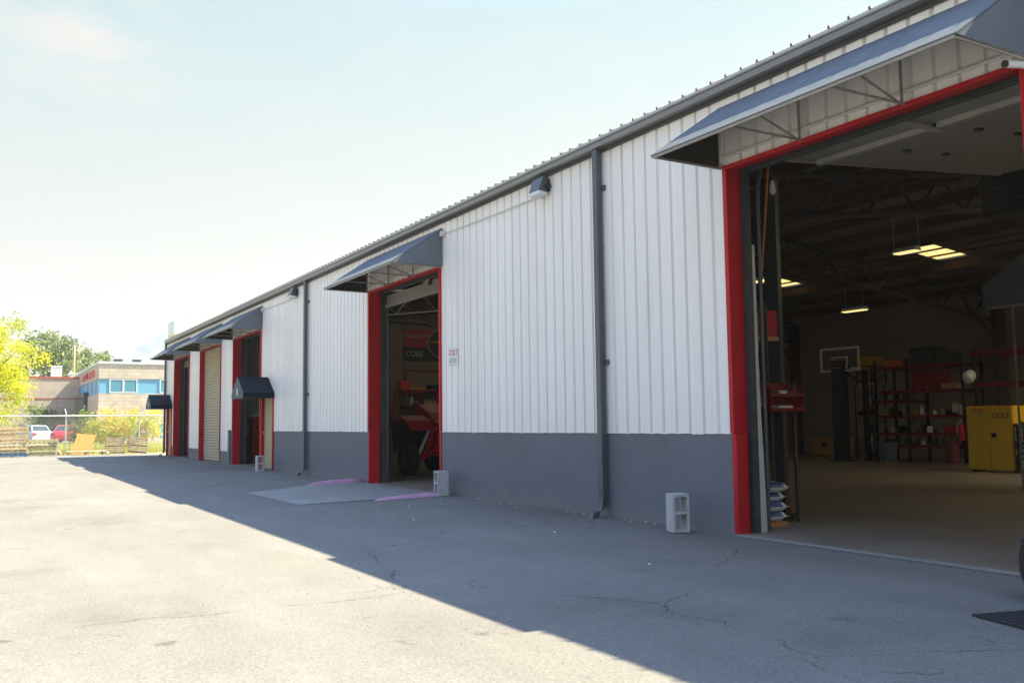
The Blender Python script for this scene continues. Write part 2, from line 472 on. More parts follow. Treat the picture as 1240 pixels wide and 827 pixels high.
# ------------------------------------------------------------------ mesh helpers
class MB:
    def __init__(s):
        s.v = []; s.f = []; s.t = None; s.fm = []; s.cur = 0
    def face(s, idx):
        s.f.append(tuple(idx)); s.fm.append(s.cur)
    def quad(s, *p):
        n = len(s.v); s.v += [tuple(q) for q in p]; s.face(range(n, n + len(p))); return s
    def box(s, x0, x1, y0, y1, z0, z1, M4=None):
        P = [(x0, y0, z0), (x1, y0, z0), (x1, y1, z0), (x0, y1, z0), (x0, y0, z1), (x1, y0, z1), (x1, y1, z1), (x0, y1, z1)]
        if M4 is not None:
            P = [tuple(M4 @ Vector(p)) for p in P]
        n = len(s.v); s.v += P
        for q in ((0, 3, 2, 1), (4, 5, 6, 7), (0, 1, 5, 4), (1, 2, 6, 5), (2, 3, 7, 6), (3, 0, 4, 7)):
            s.face([n + i for i in q])
        return s
    def prism(s, pts, axis, a, b, M4=None):
        # pts 2-D outline, extruded from a to b along the axis
        def P(p, t):
            q = {'x': (t, p[0], p[1]), 'y': (p[0], t, p[1]), 'z': (p[0], p[1], t)}[axis]
            return tuple(M4 @ Vector(q)) if M4 is not None else q
        n = len(s.v); k = len(pts)
        s.v += [P(p, a) for p in pts] + [P(p, b) for p in pts]
        s.face([n + i for i in range(k)][::-1]); s.face([n + k + i for i in range(k)])
        for i in range(k):
            j = (i + 1) % k
            s.face((n + i, n + j, n + k + j, n + k + i))
        return s
    def tube(s, pts, r, seg=8, cap=True, radii=None):
        pts = [Vector(p) for p in pts]
        n0 = len(s.v); prev = None
        for i, p in enumerate(pts):
            d = (pts[min(i + 1, len(pts) - 1)] - pts[max(i - 1, 0)]).normalized()
            if prev is None:
                ref = Vector((0, 0, 1)) if abs(d.z) < .9 else Vector((1, 0, 0))
                a = d.cross(ref).normalized()
            else:
                a = (prev - d * prev.dot(d)).normalized()
            b = d.cross(a); prev = a
            rr = radii[i] if radii else r
            for k in range(seg):
                w = 2 * math.pi * k / seg
                s.v.append(tuple(p + a * (rr * math.cos(w)) + b * (rr * math.sin(w))))
        for i in range(len(pts) - 1):
            for k in range(seg):
                k2 = (k + 1) % seg
                s.face((n0 + i * seg + k, n0 + i * seg + k2, n0 + (i + 1) * seg + k2, n0 + (i + 1) * seg + k))
        if cap:
            s.face([n0 + k for k in range(seg)][::-1])
            e = n0 + (len(pts) - 1) * seg
            s.face([e + k for k in range(seg)])
        return s
    def lathe(s, prof, cx, cy, seg=20, cz=0):
        n0 = len(s.v)
        for r, z in prof:
            for k in range(seg):
                w = 2 * math.pi * k / seg
                s.v.append((cx + r * math.cos(w), cy + r * math.sin(w), cz + z))
        for i in range(len(prof) - 1):
            for k in range(seg):
                k2 = (k + 1) % seg
                s.face((n0 + i * seg + k, n0 + i * seg + k2, n0 + (i + 1) * seg + k2, n0 + (i + 1) * seg + k))
        s.face([n0 + k for k in range(seg)][::-1])
        e = n0 + (len(prof) - 1) * seg
        s.face([e + k for k in range(seg)])
        return s
    def grid_solid(s, us, vs, holes, axis, a, b):
        """plate with rectangular holes: us, vs cut lines; holes = set of (i, j) cells left open; extruded a..b along axis"""
        def P(u, v, t):
            return {'x': (t, u, v), 'y': (u, t, v), 'z': (u, v, t)}[axis]
        nu, nv = len(us) - 1, len(vs) - 1
        idx = {}
        def vi(i, j, k):
            if (i, j, k) not in idx:
                idx[(i, j, k)] = len(s.v); s.v.append(P(us[i], vs[j], (a, b)[k]))
            return idx[(i, j, k)]
        full = lambda i, j: 0 <= i < nu and 0 <= j < nv and (i, j) not in holes
        for i in range(nu):
            for j in range(nv):
                if not full(i, j):
                    continue
                for k in (0, 1):
                    s.face((vi(i, j, k), vi(i + 1, j, k), vi(i + 1, j + 1, k), vi(i, j + 1, k)))
                if not full(i - 1, j): s.face((vi(i, j, 0), vi(i, j + 1, 0), vi(i, j + 1, 1), vi(i, j, 1)))
                if not full(i + 1, j): s.face((vi(i + 1, j, 0), vi(i + 1, j + 1, 0), vi(i + 1, j + 1, 1), vi(i + 1, j, 1)))
                if not full(i, j - 1): s.face((vi(i, j, 0), vi(i + 1, j, 0), vi(i + 1, j, 1), vi(i, j, 1)))
                if not full(i, j + 1): s.face((vi(i, j + 1, 0), vi(i + 1, j + 1, 0), vi(i + 1, j + 1, 1), vi(i, j + 1, 1)))
        return s
    def build(s, name, material, parent=None, smooth=False, bevel=0, recalc=True):
        me = bpy.data.meshes.new(name)
        off = Vector((0, 0, 0))
        if parent is not None:
            p = parent
            while p is not None:
                off += p.location; p = p.parent
        me.from_pydata([tuple(Vector(q) - off) for q in s.v], [], s.f)
        mats = material if isinstance(material, (list, tuple)) else [material]
        for q in mats:
            me.materials.append(q)
        if len(mats) > 1:
            me.polygons.foreach_set('material_index', s.fm)
        if s.t is not None:
            a = me.attributes.new('tint', 'FLOAT', 'FACE')
            a.data.foreach_set('value', s.t)
        if recalc:
            b = bmesh.new(); b.from_mesh(me)
            bmesh.ops.recalc_face_normals(b, faces=b.faces[:]); b.to_mesh(me); b.free()
        if smooth:
            me.polygons.foreach_set('use_smooth', [True] * len(me.polygons))
        o = bpy.data.objects.new(name, me)
        COL.objects.link(o)
        if parent is not None:
            o.parent = parent
        if bevel:
            bv = o.modifiers.new('bevel', 'BEVEL'); bv.width = bevel; bv.segments = 2; bv.limit_method = 'ANGLE'
        return o

def tag(o, label, cat, group=None):
    o['label'] = label; o['category'] = cat
    if group: o['group'] = group
    return o
def kind(o, k):
    o['kind'] = k; return o
def thing(name, label, cat, loc=(0, 0, 0), group=None):
    o = bpy.data.objects.new(name, None); COL.objects.link(o)
    o.location = loc; o.empty_display_size = .2
    return tag(o, label, cat, group)
def copy_tree(o, parent=None):
    c = o.copy(); COL.objects.link(c)
    if parent is not None: c.parent = parent
    for ch in list(o.children):
        copy_tree(ch, c)
    return c
def text(name, body, size, mtl, parent, loc, rot, ext=.002, align='CENTER', sx=1.0):
    c = bpy.data.curves.new(name, 'FONT')
    c.body = body; c.size = size; c.extrude = ext; c.align_x = align; c.align_y = 'CENTER'
    c.materials.append(mtl)
    o = bpy.data.objects.new(name, c); COL.objects.link(o)
    off = Vector((0, 0, 0)); p = parent
    while p is not None:
        off += p.location; p = p.parent
    bpy.context.view_layer.update()
    me = bpy.data.meshes.new_from_object(o.evaluated_get(bpy.context.evaluated_depsgraph_get()))
    bpy.data.objects.remove(o); bpy.data.curves.remove(c)
    if not me.materials: me.materials.append(mtl)
    o = bpy.data.objects.new(name, me); COL.objects.link(o)
    o.parent = parent
    o.location = Vector(loc) - off; o.rotation_euler = rot; o.scale = (sx, 1, 1)
    return o
FACE_NX = (R(90), 0, R(-90))      # readable when seen from -x
FACE_NY = (R(90), 0, 0)           # readable when seen from -y

# ================================================================== ground
D = 6.8
DOORS = [(4.10, 7.37), (14.42, 17.77), (26.05, 29.28), (31.0, 34.22), (36.2, 39.2)]
DTOP = 3.78
YS, YE, XB = -15.0, 41.0, 24.2
g = MB()
g.quad((-800, -800, -.02), (1000, -800, -.02), (1000, 1200, -.02), (-800, 1200, -.02))
kind(g.build('ground', M['soil']), 'structure')
g = MB(); g.quad((-60, -40, 0), (D + .02, -40, 0), (D + .02, 44.9, 0), (-60, 46.6, 0))
kind(g.build('parking_lot', M['asphalt']), 'structure')
g = MB(); g.quad((-40, 70, -.01), (120, 70, -.01), (120, 92, -.01), (-40, 92, -.01))
kind(g.build('far_driveway', M['asphalt']), 'structure')
g = MB(); g.box(D + .12, XB, YS, YE, -.15, .012)
for q in (0, 1, 2, 4): g.box(D - .03, D + .1195, DOORS[q][0] - .02, DOORS[q][1] + .02, -.15, .012)
kind(g.build('workshop_floor', M['shopfloor']), 'structure')
# sloped concrete apron before the second doorway
g = MB(); g.quad((4.15, 13.75, .004), (D - .03, 14.0, .016), (D - .03, 18.0, .016), (5.6, 17.95, .010), (4.15, 16.75, .004))
kind(g.build('concrete_apron', M['concrete']), 'structure')
g = MB(); g.quad((D - .12, 4.0, .005), (D - .02, 4.0, .014), (D - .02, 7.3, .014), (D - .12, 7.3, .005))
kind(g.build('door_sill_strip', M['concrete']), 'structure')
def kerb(pts, name, label):
    b = MB()
    n = len(pts)
    for i, (x, y, z, w) in enumerate(pts):
        b.v += [(x, y - w, .0), (x, y - w * .55, z * .92), (x, y + w * .45, z), (x, y + w, .0)]
    for i in range(n - 1):
        for k in range(3):
            b.face((4 * i + k, 4 * i + k + 1, 4 * i + 5 + k, 4 * i + 4 + k))
    b.face((0, 1, 2, 3)); b.face((4 * n - 4, 4 * n - 3, 4 * n - 2, 4 * n - 1))
    return tag(b.build(name, M['pink'], smooth=True), label, 'kerb')
kerb([(5.35, 13.78, .004, .03), (5.6, 13.86, .035, .06), (6.0, 13.95, .055, .07), (6.45, 14.0, .065, .07), (6.76, 14.02, .07, .07)],
     'apron_kerb', 'pink painted asphalt lip running to the grey block by the second doorway')
kerb([(5.55, 17.92, .004, .03), (5.75, 17.98, .05, .06), (6.1, 18.06, .085, .08), (6.5, 18.1, .095, .08), (6.76, 18.1, .10, .08)],
     'apron_kerb', 'pink painted asphalt lip on the far side of the concrete apron')

# ================================================================== workshop building
B = thing('workshop_building', 'long white ribbed metal workshop with grey base and red framed doorways', 'building', (D, 12, 0))
PITCHM = .2286
def siding(b, y0, y1, z0, z1, x=D):
    k0 = math.ceil((y0 - 7.58) / PITCHM)
    pts = [(y0, 0)]
    k = k0
    while 7.58 + k * PITCHM < y1 - .02:
        c = 7.58 + k * PITCHM
        if c > y0 + .02:
            wd = .024 if k % 4 else .028
            pts += [(c - wd, 0), (c - .014, .034), (c + .010, .034), (c + wd * .8, 0)]
        k += 1
    pts.append((y1, 0))
    n = len(b.v)
    for y, d in pts:
        b.v += [(x + d, y, z0), (x + d, y, z1)]
    for i in range(len(pts) - 1):
        b.face((n + 2 * i, n + 2 * i + 2, n + 2 * i + 3, n + 2 * i + 1))
ZT = 4.66
w = MB()
segs = [(YS, 4.10, 1.03), (7.37, 14.42, 1.03), (17.77, 24.72, 1.03), (25.92, 26.05, 1.03), (29.28, 29.75, 1.03),
        (29.75, 31.0, .39), (34.22, 36.2, .39), (39.2, 39.62, .39), (40.72, YE, .39)]
for a, b_, z in segs:
    siding(w, a, b_, z, ZT)
for a, b_ in DOORS:
    siding(w, a, b_, DTOP + .03, ZT)
siding(w, 24.72, 25.92, 2.0, ZT); siding(w, 39.62, 40.72, 2.0, ZT)
w.build('siding', M['siding'], B, recalc=False)
for a, b_, z in segs:
    w = MB(); w.box(D + (.006 if z > 1 else .008), D + .20, a, b_, -.1, z)
    w.build('stem_wall', M['stem'], B, bevel=.012)
# flash line where the siding sits on the painted base (uneven bottom edge)
for a, b_, z in segs[:5]:
    w = MB(); n_ = max(2, int((b_ - a) / .06))
    for i in range(n_ + 1):
        y = a + (b_ - a) * i / n_
        zl = z - .004 - .010 * rnd.random() ** 2
        w.v += [(D - .004, y, zl), (D - .004, y, z + .004), (D + .0055, y, zl), (D + .0055, y, z + .004)]
    for i in range(n_):
        k = 4 * i
        w.face((k, k + 4, k + 5, k + 1)); w.face((k, k + 2, k + 6, k + 4)); w.face((k + 1, k + 5, k + 7, k + 3))
    w.build('base_flashing', M['siding'], B)
# inner liner of the front wall
w = MB()
us = [YS + .1]
hl = set(); vs = [.012, 2.0, DTOP + .1, 4.6]
cuts = sorted(set([YS + .1] + [q for d in DOORS for q in (d[0] - .02, d[1] + .02)] + [24.7, 25.94, 39.6, 40.74, YE - .1]))
for i in range(len(cuts) - 1):
    c = (cuts[i] + cuts[i + 1]) / 2
    if any(d[0] - .03 < c < d[1] + .03 for d in DOORS): hl |= {(i, 0), (i, 1)}
    if 24.7 < c < 25.94 or 39.6 < c < 40.74: hl.add((i, 0))
w.grid_solid(cuts, vs, hl, 'x', D + .205, D + .245)
w.build('front_liner', M['innerwall'], B)
# other walls
w = MB(); w.box(XB, XB + .15, YS, YE, -.1, 4.72); w.build('back_wall', M['innerwall'], B)
def gable(y0, y1, mtl, name, x0=D + .25, x1=XB):
    b = MB(); b.prism([(x0, -.1), (x1, -.1), (x1, 4.66), (15.5, 5.70), (x0, 4.68)], 'y', y0, y1)
    return b.build(name, mtl, B)
gable(YS, YS + .12, M['innerwall'], 'end_wall', D + .02)
gable(YE - .12, YE, M['siding'], 'end_wall', D + .03)
gable(25.5, 25.62, M['innerwall'], 'partition_wall')
gable(30.3, 30.42, M['greywall'], 'partition_wall')
gable(35.0, 35.12, M['innerwall'], 'partition_wall')
# roof: two slopes with openings for the skylight strips
XE, ZE, XR, ZR = 6.685, 4.70, 15.5, 5.84
SKY = [(19.15, 20.6, 13.95, 14.75), (19.15, 20.6, 19.15, 19.95)] + [(16.2, 22.6, q, q + 1.7) for q in (-13.5, -10.5, -7.5, -4.5, -1.5, 1.5, 4.5, 7.5)]  # after the visible pair, unseen skylights added to light the shop
SKYF = [(9.0, 14.6, 22.3, 23.0)]       # unseen strip added in the front slope to brighten the middle bay
def zback(x): return ZR - (x - XR) * (ZR - 4.76) / (XB + .2 - XR)
r_ = MB()
zfront = lambda x: ZE + (x - XE) * (ZR - ZE) / (XR - XE)
def front_cells(b, x0, x1, y0, y1, zf):
    xf = sorted([x0, x1] + [q for s in SKYF[:1] for q in s[:2]]); yf = sorted([y0, y1] + [q for s in SKYF for q in s[2:]])
    for i in range(len(xf) - 1):
        for j in range(len(yf) - 1):
            cx, cy = (xf[i] + xf[i + 1]) / 2, (yf[j] + yf[j + 1]) / 2
            if any(s[0] < cx < s[1] and s[2] < cy < s[3] for s in SKYF): continue
            b.quad((xf[i], yf[j], zf(xf[i])), (xf[i + 1], yf[j], zf(xf[i + 1])), (xf[i + 1], yf[j + 1], zf(xf[i + 1])), (xf[i], yf[j + 1], zf(xf[i])))
front_cells(r_, XE, XR, YS, YE + .05, zfront)
front_cells(r_, XE, XR, YS, YE + .05, lambda x: zfront(x) + .03)
r_.quad((XE, YS, ZE), (XE, YE + .05, ZE), (XE, YE + .05, ZE + .03), (XE, YS, ZE + .03))
xs = sorted(set([XR, XB + .2] + [q for s in SKY for q in s[:2]])); ys = sorted(set([YS, YE + .05] + [q for s in SKY for q in s[2:]]))
for i in range(len(xs) - 1):
    for j in range(len(ys) - 1):
        cx, cy = (xs[i] + xs[i + 1]) / 2, (ys[j] + ys[j + 1]) / 2
        if any(s[0] < cx < s[1] and s[2] < cy < s[3] for s in SKY): continue
        r_.quad((xs[i], ys[j], zback(xs[i])), (xs[i + 1], ys[j], zback(xs[i + 1])), (xs[i + 1], ys[j + 1], zback(xs[i + 1])), (xs[i], ys[j + 1], zback(xs[i])))
roof = r_.build('roof', M['roofmetal'], B)
r_ = MB()
y = YS
while y < YE:       # standing ribs of the roof sheet, seen as bumps along the eave
    r_.prism([(y - .014, 0), (y + .014, 0), (y + .009, .026), (y - .009, .026)], 'x', .0, .5,
             Matrix.Translation((XE - .012, 0, ZE + .028)) @ Matrix.Rotation(-math.atan((ZR - ZE) / (XR - XE)), 4, 'Y'))
    y += PITCHM
r_.build('roof_ribs', M['track'], roof)
c_ = MB()
front_cells(c_, D + .25, XR, YS + .1, YE - .1, lambda x: 4.60 + (x - D - .25) * (ZR - .2 - 4.60) / (XR - D - .25))
for i in range(len(xs) - 1):
    for j in range(len(ys) - 1):
        cx, cy = (xs[i] + xs[i + 1]) / 2, (ys[j] + ys[j + 1]) / 2
        if any(s[0] < cx < s[1] and s[2] < cy < s[3] for s in SKY): continue
        c_.quad((xs[i], ys[j], zback(xs[i]) - .2), (xs[i + 1], ys[j], zback(xs[i + 1]) - .2), (xs[i + 1], ys[j + 1], zback(xs[i + 1]) - .2), (xs[i], ys[j + 1], zback(xs[i]) - .2))
c_.build('ceiling_liner', M['ceil'], B)
for s in SKY:
    b = MB(); b.quad((s[0], s[2], zback(s[0]) - .19), (s[1], s[2], zback(s[1]) - .19), (s[1], s[3], zback(s[1]) - .19), (s[0], s[3], zback(s[0]) - .19))
    b.build('skylight', M['skylight' if s[2] > 12 else 'skyadded'], B)  # the clear panels are the added ones, out of view
for s in SKYF:
    b = MB(); b.quad((s[0], s[2], zfront(s[0]) - .03), (s[1], s[2], zfront(s[1]) - .03), (s[1], s[3], zfront(s[1]) - .03), (s[0], s[3], zfront(s[0]) - .03))
    b.build('skylight', M['skyadded'], B)  # added for its light, not visible from the camera
# purlins
def zceil(x): return (4.60 + (x - D - .25) * (ZR - .2 - 4.60) / (XR - D - .25)) if x < XR else zback(x) - .2
for x in [7.9, 9.15, 10.4, 11.65, 12.9, 14.15, 15.2, 16.4, 17.5, 18.6, 19.55, 20.05, 20.75, 22.0, 23.2]:
    b = MB(); z = zceil(x); thin = 19 < x < 20.5
    w_ = .025 if thin else .05
    b.box(x - w_, x + w_, YS + .2, 25.45, z - (.05 if thin else .21), z - .012)
    b.build('purlin', M['purlin'], B)
for y in (-4.0, 3.4, 9.75, 15.55, 22.9):
    b = MB()
    for xa, xb in ((D + .3, XR), (XR, XB - .05)):
        za, zb = zceil(xa + .02) - .26, zceil(xb - .02) - .26
        b.tube([(xa, y, za), (xb, y, zb)], .05, 6)
        b.tube([(xa, y, za - .62), (xb, y, zb - .62)], .05, 6)
        n = 7
        for i in range(n):
            t0, t1, t2 = i / n, (i + .5) / n, (i + 1) / n
            P = lambda t, d: (xa + (xb - xa) * t, y, za + (zb - za) * t - d)
            b.tube([P(t0, .62), P(t1, 0)], .028, 5); b.tube([P(t1, 0), P(t2, .62)], .028, 5)
    b.build('roof_truss', M['darksteel'], B)
    if not 14 < y < 18:
        b = MB(); b.box(D + .26, D + .5, y - .1, y + .1, .012, 4.35); b.build('column', M['darksteel'], B)
    b = MB(); b.box(XB - .35, XB - .02, y - .1, y + .1, .012, 4.3)
    b.tube([(XB - .36, y, 3.3), (XB - 1.6, y, 4.3)], .07, 6); b.build('column', M['purlin'], B)
# gutter and downspouts
b = MB()
b.prism([(6.695, 4.604), (D - .002, 4.604), (D - .002, 4.617), (6.71, 4.617), (6.71, 4.69), (6.692, 4.70), (6.676, 4.70), (6.676, 4.684), (6.69, 4.676), (6.69, 4.626), (6.678, 4.620), (6.678, 4.608)], 'y', YS, YE + .03)
b.build('gutter', M['gutter'], B)
b = MB(); b.box(D - .03, D - .004, YS, YE, 4.560, 4.602); b.build('eave_shade_strip', M['track'], B)  # dark strip standing in for the shade under the gutter
def downspout(y, zt=4.60):
    b = MB()
    sec = [(-.05, -.04), (.05, -.04), (.05, .04), (-.05, .04)]
    path = [(D - .07, zt, 0), (D - .07, .22, 0), (D - .085, .12, .25), (D - .14, .055, .9), (D - .26, .025, 1.15)]
    n0 = len(b.v)
    for (x, z, a) in path:
        ca, sa = math.cos(a), math.sin(a)
        for (yy, d) in sec:
            b.v.append((x + d * ca, y + yy, z + d * sa if a else z))
    for i in range(len(path) - 1):
        for k in range(4):
            k2 = (k + 1) % 4
            b.face((n0 + 4 * i + k, n0 + 4 * i + k2, n0 + 4 * i + 4 + k2, n0 + 4 * i + 4 + k))
    b.face((n0, n0 + 1, n0 + 2, n0 + 3)); e_ = n0 + 4 * (len(path) - 1); b.face((e_, e_ + 1, e_ + 2, e_ + 3))
    o = b.build('downspout', M['downpipe'], B, bevel=.008)
    for z in (4.1, 1.9):
        s_ = MB(); s_.box(D - .045, D - .002, y - .10, y - .052, z - .03, z + .03); s_.build('strap', M['downpipe'], o)
for y in (9.62, 21.78, 40.93):
    downspout(y)
# door frames
for i, (a, b_) in enumerate(DOORS):
    f = MB()
    zs = 1.03 if i < 3 else .39
    jd = .155 if i == 0 else .22
    f.box(D - .035, D + jd, b_ - .058, b_ + .004, zs, DTOP + .058)            # far jamb
    f.box(D - .028, D + jd - .02, b_ - .078, b_ - .012, .0, zs - .001)
    f.box(D - .035, D + .22, a - .05, a + .006, zs, DTOP + .058)             # near jamb
    f.box(D - .012, D + .21, a - .02, a + .045, .012, zs - .001) if i else f.box(D - .02, D + .2, a - .03, a + .02, .012, zs - .001)
    f.box(D - .036, D + .09, a + .0065, b_ - .0585, DTOP + .008, DTOP + .055)        # header
    f.build('door_frame', M['red'], B, bevel=.006)
    t = MB()
    for yy, sgn in ((b_ - .05, -1), (a, 1)):
        d0, d1 = (.158, .235) if (i == 0 and sgn < 0) else (.224, .33)
        t.box(D + d0, D + d1, yy - (.07 if sgn < 0 else -.0), yy + (.0 if sgn < 0 else .07), .013, DTOP + .1)
        t.tube([(D + .36, yy + sgn * .05, .02), (D + .36, yy + sgn * .05, 3.6), (D + .45, yy + sgn * .05, 3.95), (D + .8, yy + sgn * .05, 4.12)], .025, 6)
    t.box(D + .223, D + .27, a + .071, b_ - .121, DTOP + .0, DTOP + .1)
    t.build('door_track', M['track'], B)
# raised sectional door stowed under the ceiling of the first doorway, roller curtain boxes elsewhere
sd = MB()
for k in range(6):
    x0 = 7.42 + k * .66; z0 = 3.98 + .10 * k
    zz = lambda x: 3.98 + (x - 7.42) * .075
    sd.prism([(x0 + .006, zz(x0)), (x0 + .654, zz(x0 + .654)), (x0 + .654, zz(x0 + .654) + .05), (x0 + .006, zz(x0) + .05)], 'y', 4.17, 7.29)
door = sd.build('sectional_door', M['doorpanel'], B)
for k in (1, 2, 3):
    for yy in (4.9, 5.75, 6.6):
        h = MB(); h.box(7.42 + k * .66 - .04, 7.42 + k * .66 + .04, yy - .03, yy + .03, 3.955 + k * .05, 3.976 + k * .05)
        h.build('hinge', M['track'], door)
h = MB(); h.box(8.0, 8.06, 4.25, 5.7, 3.965, 4.02); h.box(8.0, 8.06, 5.78, 7.2, 3.965, 4.02); h.build('strut', M['cream'], door)
h = MB()
for yy in (4.1, 7.31):
    h.tube([(7.5, yy, 4.0), (11.5, yy, 4.32)], .028, 6)
for yy in (5.74,):
    h.box(7.5, 8.1, yy - .03, yy + .03, 3.95, 3.975)
h.build('rail', M['cream'], door)
g = MB()
g.prism([(7.038, .013), (7.12, .013), (7.105, .6), (7.075, 1.5), (7.07, 3.0), (7.038, 3.0)], 'y', 7.245, 7.275)
g.build('door_guard', M['cream'], B)
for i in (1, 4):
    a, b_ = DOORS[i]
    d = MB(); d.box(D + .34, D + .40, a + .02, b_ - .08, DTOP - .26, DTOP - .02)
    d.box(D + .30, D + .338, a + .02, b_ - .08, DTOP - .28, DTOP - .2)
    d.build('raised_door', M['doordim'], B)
# closed roll-up door
a, b_ = DOORS[3]
d = MB(); z = .02
n = len(d.v)
prof = []
while z < DTOP - .01:
    prof += [(D + .15, z), (D + .125, z + .025), (D + .125, z + .06), (D + .15, z + .085)]
    z += .095
for x, zz in prof:
    d.v += [(x, a + .01, zz), (x, b_ - .01, zz)]
for i in range(len(prof) - 1):
    d.face((n + 2 * i, n + 2 * i + 1, n + 2 * i + 3, n + 2 * i + 2))
d.build('roll_up_door', M['slat'], B)
# gallery of stand-alone entry doors
for (y0, y1, tint) in ((24.72, 25.92, 'tan'), (39.62, 40.72, 'tan')):
    f = MB()
    f.box(D - .03, D + .16, y0, y0 + .07, .0, 2.04); f.box(D - .03, D + .16, y1 - .07, y1, .0, 2.04)
    f.box(D - .031, D + .158, y0 + .07, y1 - .07, 1.96, 2.04)
    dd = MB(); dd.box(D + .05, D + .10, y0 + .075, y1 - .075, .02, 1.955)
    o = dd.build('entry_door', M[tint], B, bevel=.004)
    f.build('frame', M['red'], o)
    h = MB(); h.lathe([(.012, 0), (.03, .01), (.032, .03), (.02, .05)], 0, 0, 10)
    h.v = [(D + .05 - z, y1 - .17 + x, .98 + yv) for x, yv, z in h.v]
    h.lathe([(.02, 0), (.022, .015)], 0, 0, 10)
    k = len(h.v) - 20
    h.v[k:] = [(D + .05 - z, y1 - .17 + x, 1.12 + yv) for x, yv, z in h.v[k:]]
    h.build('handle', M['galv'], o)
for y0, y1 in ((24.72, 25.92), (39.62, 40.72)):
    w = MB(); w.box(D + .005, D + .012, y0, y1, 2.045, 2.06); w.build('drip_edge', M['gutter'], B)
# white conduit above the doors
for i, (a, b_) in enumerate(DOORS):
    c = MB(); c.tube([(D - .03, a - .05, DTOP + .145), (D - .03, b_ + .03, DTOP + .145)], .017, 7)
    c.build('conduit', M['conduit'], B)
b = MB(); b.box(D - .05, D + .0, 29.5, 29.72, .0, 1.03); b.box(D - .055, D + .0, 29.49, 29.73, 1.032, 1.05)
b.build('jamb_post', M['stem'], B)

# ------------------------------------------------------------------ awnings over the big doors
def make_awning(a, b_, label, det=True):
    T = thing('door_awning', label, 'awning', (D, (a + b_) / 2, 3.85), 'sloped vinyl awnings over the doorways')
    X0, Z0, Z1 = 5.855, 3.845, 4.485
    xw = D - .012
    th = .012
    c = MB()
    c.prism([(X0, Z0), (xw, Z1), (xw, Z1 - .016), (X0 + .008, Z0 - .012)], 'y', a, b_)
    c.build('canopy', M['vinyl'], T)
    for y0, y1 in ((a - .004, a + .004), (b_ - .004, b_ + .004)):
        s_ = MB(); s_.prism([(X0 + .012, Z0 - .016), (xw, Z1 - .019), (xw, Z0 - .02)], 'y', y0, y1)
        s_.build('side_panel', M['vinyl'], T)
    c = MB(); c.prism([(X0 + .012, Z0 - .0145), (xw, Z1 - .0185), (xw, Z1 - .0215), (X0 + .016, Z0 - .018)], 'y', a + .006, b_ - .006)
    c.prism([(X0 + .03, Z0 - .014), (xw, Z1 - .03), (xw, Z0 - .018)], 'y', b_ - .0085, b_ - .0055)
    c.build('underside_shade', M['underside_shade'], T)  # added dark sheet standing in for shade beneath the canopy
    nse = 3
    for k in range(1, nse + 1):
        yy = a + (b_ - a) * k / (nse + 1) + .05
        q = MB(); q.prism([(X0 + .002, Z0 + .002), (xw, Z1 + .003), (xw, Z1 + .0005), (X0 + .002, Z0 - .0005)], 'y', yy - .012, yy + .012); q.build('seam', M['vinyl'], T)
    f = MB()
    f.tube([(X0 + .02, a + .02, Z0 - .02), (X0 + .02, b_ - .02, Z0 - .02)], .016, 6)
    for yy in (a + .03, b_ - .03):
        f.tube([(X0 + .02, yy, Z0 - .02), (xw - .02, yy, Z0 - .03)], .014, 6)
        f.tube([(xw - .03, yy, Z0 - .03), (xw - .03, yy, Z1 - .05)], .018, 6)
    f.build('frame', M['tube'], T)
    n = 2
    for k in range(1, n + 1):
        yy = a + (b_ - a) * k / (n + 1)
        f = MB()
        f.tube([(X0 + .03, yy, Z0 - .015), (xw - .03, yy - .02, Z0 - .03)], .011, 6)
        f.tube([(X0 + .30, yy, Z0 + .17), (xw - .03, yy, Z0 - .03)], .011, 6)
        f.tube([(xw - .035, yy, Z0 - .03), (xw - .035, yy, Z1 - .05)], .014, 6)
        f.build('brace', M['tube'], T)
    return T
b = MB(); b.box(D - .055, D - .012, 7.345, 7.40, 3.86, 4.42); b.build('white_trim', M['siding'], B)
make_awning(3.98, 7.42, 'navy awning over the near wide doorway, largest in view')
make_awning(14.31, 17.80, 'navy awning over the doorway with the concrete apron')
make_awning(25.93, 29.36, 'navy awning over the far doorway beside the tan entry door')
make_awning(30.9, 34.30, 'navy awning over the closed beige rolling door')
make_awning(36.1, 39.32, 'navy awning nearest the far end of the building')

def gable_canopy(yc, label, hw=.62):
    T = thing('entry_canopy', label, 'canopy', (D, yc, 1.9), 'small gabled canopies over entry doors')
    X0 = 5.98; zt, zv, zb = 2.46, 2.03, 1.89; xw = D - .005
    b = MB()
    for s_ in (-1, 1):
        A = [(X0, yc + s_ * hw, zv), (xw, yc + s_ * hw, zv), (xw, yc, zt), (X0, yc, zt)]
        b.quad(*A); b.quad((X0, yc + s_ * hw, zb), (xw, yc + s_ * hw, zb), (xw, yc + s_ * hw, zv), (X0, yc + s_ * hw, zv))
    o = b.build('canopy', M['darkvinyl'], T)
    md = o.modifiers.new('thickness', 'SOLIDIFY'); md.thickness = .01
    f = MB(); f.prism([(yc - hw, zb), (yc + hw, zb), (yc + hw, zv), (yc, zt), (yc - hw, zv)], 'x', X0 - .012, X0 - .001)
    f.build('front_panel', M['vinyl'], T)
    f = MB()
    for yy in (yc - hw + .03, yc + hw - .03):
        f.tube([(X0 + .03, yy, zb + .015), (xw, yy, zb + .015)], .012, 6)
    f.tube([(X0 + .03, yc - hw, zb + .015), (X0 + .03, yc + hw, zb + .015)], .012, 6)
    f.build('frame', M['tube'], T)
    f = MB(); f.prism([(yc - .07, zb + .08), (yc + .06, zb + .09), (yc + .07, zb + .24), (yc + .0, zb + .29), (yc - .07, zb + .23)], 'x', X0 - .016, X0 - .0125)
    f.build('emblem', M['inkwhite'], T)
